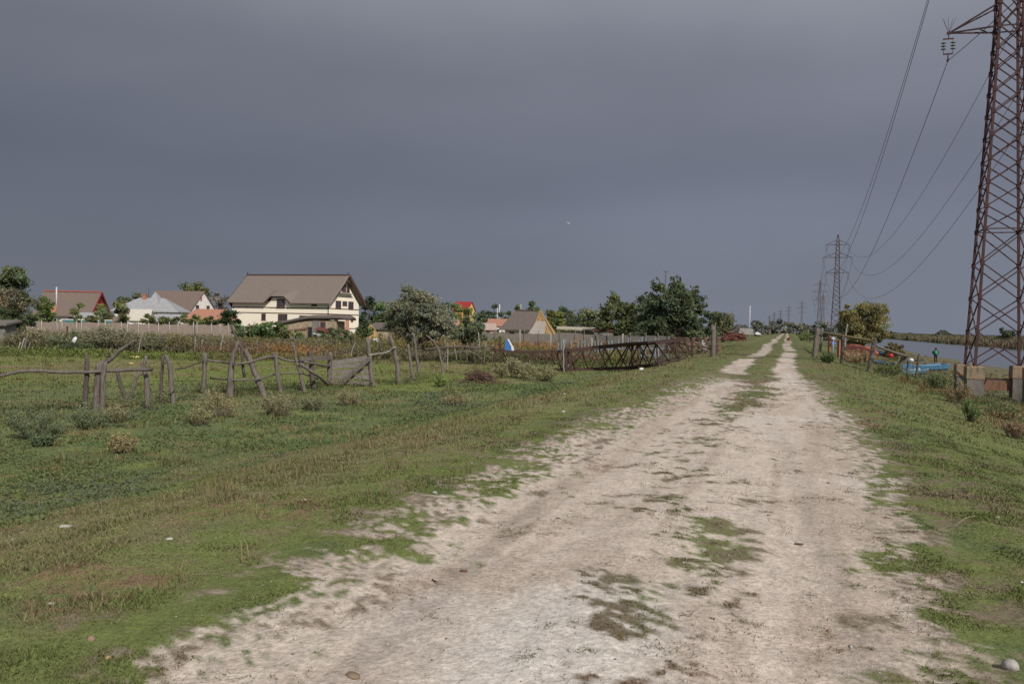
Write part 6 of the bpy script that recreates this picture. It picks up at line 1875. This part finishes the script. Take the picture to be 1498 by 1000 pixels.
r_.elements[1].position = els[-1][0]; r_.elements[1].color = (*els[-1][1], 1)
for p_, c_ in els[1:-1]:
    e_ = r_.elements.new(p_); e_.color = (*c_, 1)
L.new(ad.outputs[0], cr.inputs[0])
# streaky variation
nz2 = N.new('ShaderNodeTexNoise'); nz2.inputs['Scale'].default_value = 2.6; nz2.inputs['Detail'].default_value = 4
mp2 = N.new('ShaderNodeMapping'); mp2.inputs['Scale'].default_value = (1, 1, 3); mp2.inputs['Location'].default_value = (3, 1, 0); L.new(tc.outputs['Generated'], mp2.inputs[0]); L.new(mp2.outputs[0], nz2.inputs['Vector'])
mr_ = N.new('ShaderNodeMapRange'); L.new(nz2.outputs['Fac'], mr_.inputs[0])
for i, q in enumerate((.3, .7, .94, 1.07)): mr_.inputs[i + 1].default_value = q
# azimuth: right side and behind lighter
ma = N.new('ShaderNodeMath'); ma.operation = 'MULTIPLY_ADD'; L.new(sp.outputs['X'], ma.inputs[0]); ma.inputs[1].default_value = .30; ma.inputs[2].default_value = 1.0
mb_ = N.new('ShaderNodeMapRange'); L.new(sp.outputs['Y'], mb_.inputs[0])
for i, q in enumerate((.45, -.8, 1.0, 2.0)): mb_.inputs[i + 1].default_value = q
m1 = N.new('ShaderNodeMath'); m1.operation = 'MULTIPLY'; L.new(mr_.outputs[0], m1.inputs[0]); L.new(ma.outputs[0], m1.inputs[1])
m2 = N.new('ShaderNodeMath'); m2.operation = 'MULTIPLY'; L.new(m1.outputs[0], m2.inputs[0]); L.new(mb_.outputs[0], m2.inputs[1])
def gauss(sock, c, wd):
    a = N.new('ShaderNodeMath'); a.operation = 'SUBTRACT'; L.new(sock, a.inputs[0]); a.inputs[1].default_value = c
    d_ = N.new('ShaderNodeMath'); d_.operation = 'DIVIDE'; L.new(a.outputs[0], d_.inputs[0]); d_.inputs[1].default_value = wd
    e2 = N.new('ShaderNodeMath'); e2.operation = 'MULTIPLY'; L.new(d_.outputs[0], e2.inputs[0]); L.new(d_.outputs[0], e2.inputs[1])
    f_ = N.new('ShaderNodeMath'); f_.operation = 'ADD'; L.new(e2.outputs[0], f_.inputs[0]); f_.inputs[1].default_value = 1
    g_ = N.new('ShaderNodeMath'); g_.operation = 'DIVIDE'; g_.inputs[0].default_value = 1; L.new(f_.outputs[0], g_.inputs[1]); return g_.outputs[0]


bz = gauss(sp.outputs['Z'], .125, .045); bx = gauss(sp.outputs['X'], .24, .22)
bm_ = N.new('ShaderNodeMath'); bm_.operation = 'MULTIPLY'; L.new(bz, bm_.inputs[0]); L.new(bx, bm_.inputs[1])
bn = N.new('ShaderNodeMath'); bn.operation = 'MULTIPLY'; L.new(bm_.outputs[0], bn.inputs[0]); L.new(mr_.outputs[0], bn.inputs[1])
bo = N.new('ShaderNodeMath'); bo.operation = 'MULTIPLY_ADD'; L.new(bn.outputs[0], bo.inputs[0]); bo.inputs[1].default_value = .24; bo.inputs[2].default_value = 1
m3 = N.new('ShaderNodeMath'); m3.operation = 'MULTIPLY'; L.new(m2.outputs[0], m3.inputs[0]); L.new(bo.outputs[0], m3.inputs[1]); m2 = m3
b2 = N.new('ShaderNodeBackground'); L.new(cr.outputs[0], b2.inputs[0]); L.new(m2.outputs[0], b2.inputs[1])
mx = N.new('ShaderNodeMixShader'); mx.inputs[0].default_value = .95
L.new(b1.outputs[0], mx.inputs[1]); L.new(b2.outputs[0], mx.inputs[2]); L.new(mx.outputs[0], out.inputs[0])
SC.view_settings.view_transform = 'Standard'; SC.view_settings.look = 'None'; SC.view_settings.exposure = 0; SC.view_settings.gamma = 1
SC.render.engine = 'CYCLES'
SC.cycles.max_bounces = 5; SC.cycles.diffuse_bounces = 3; SC.cycles.transparent_max_bounces = 4
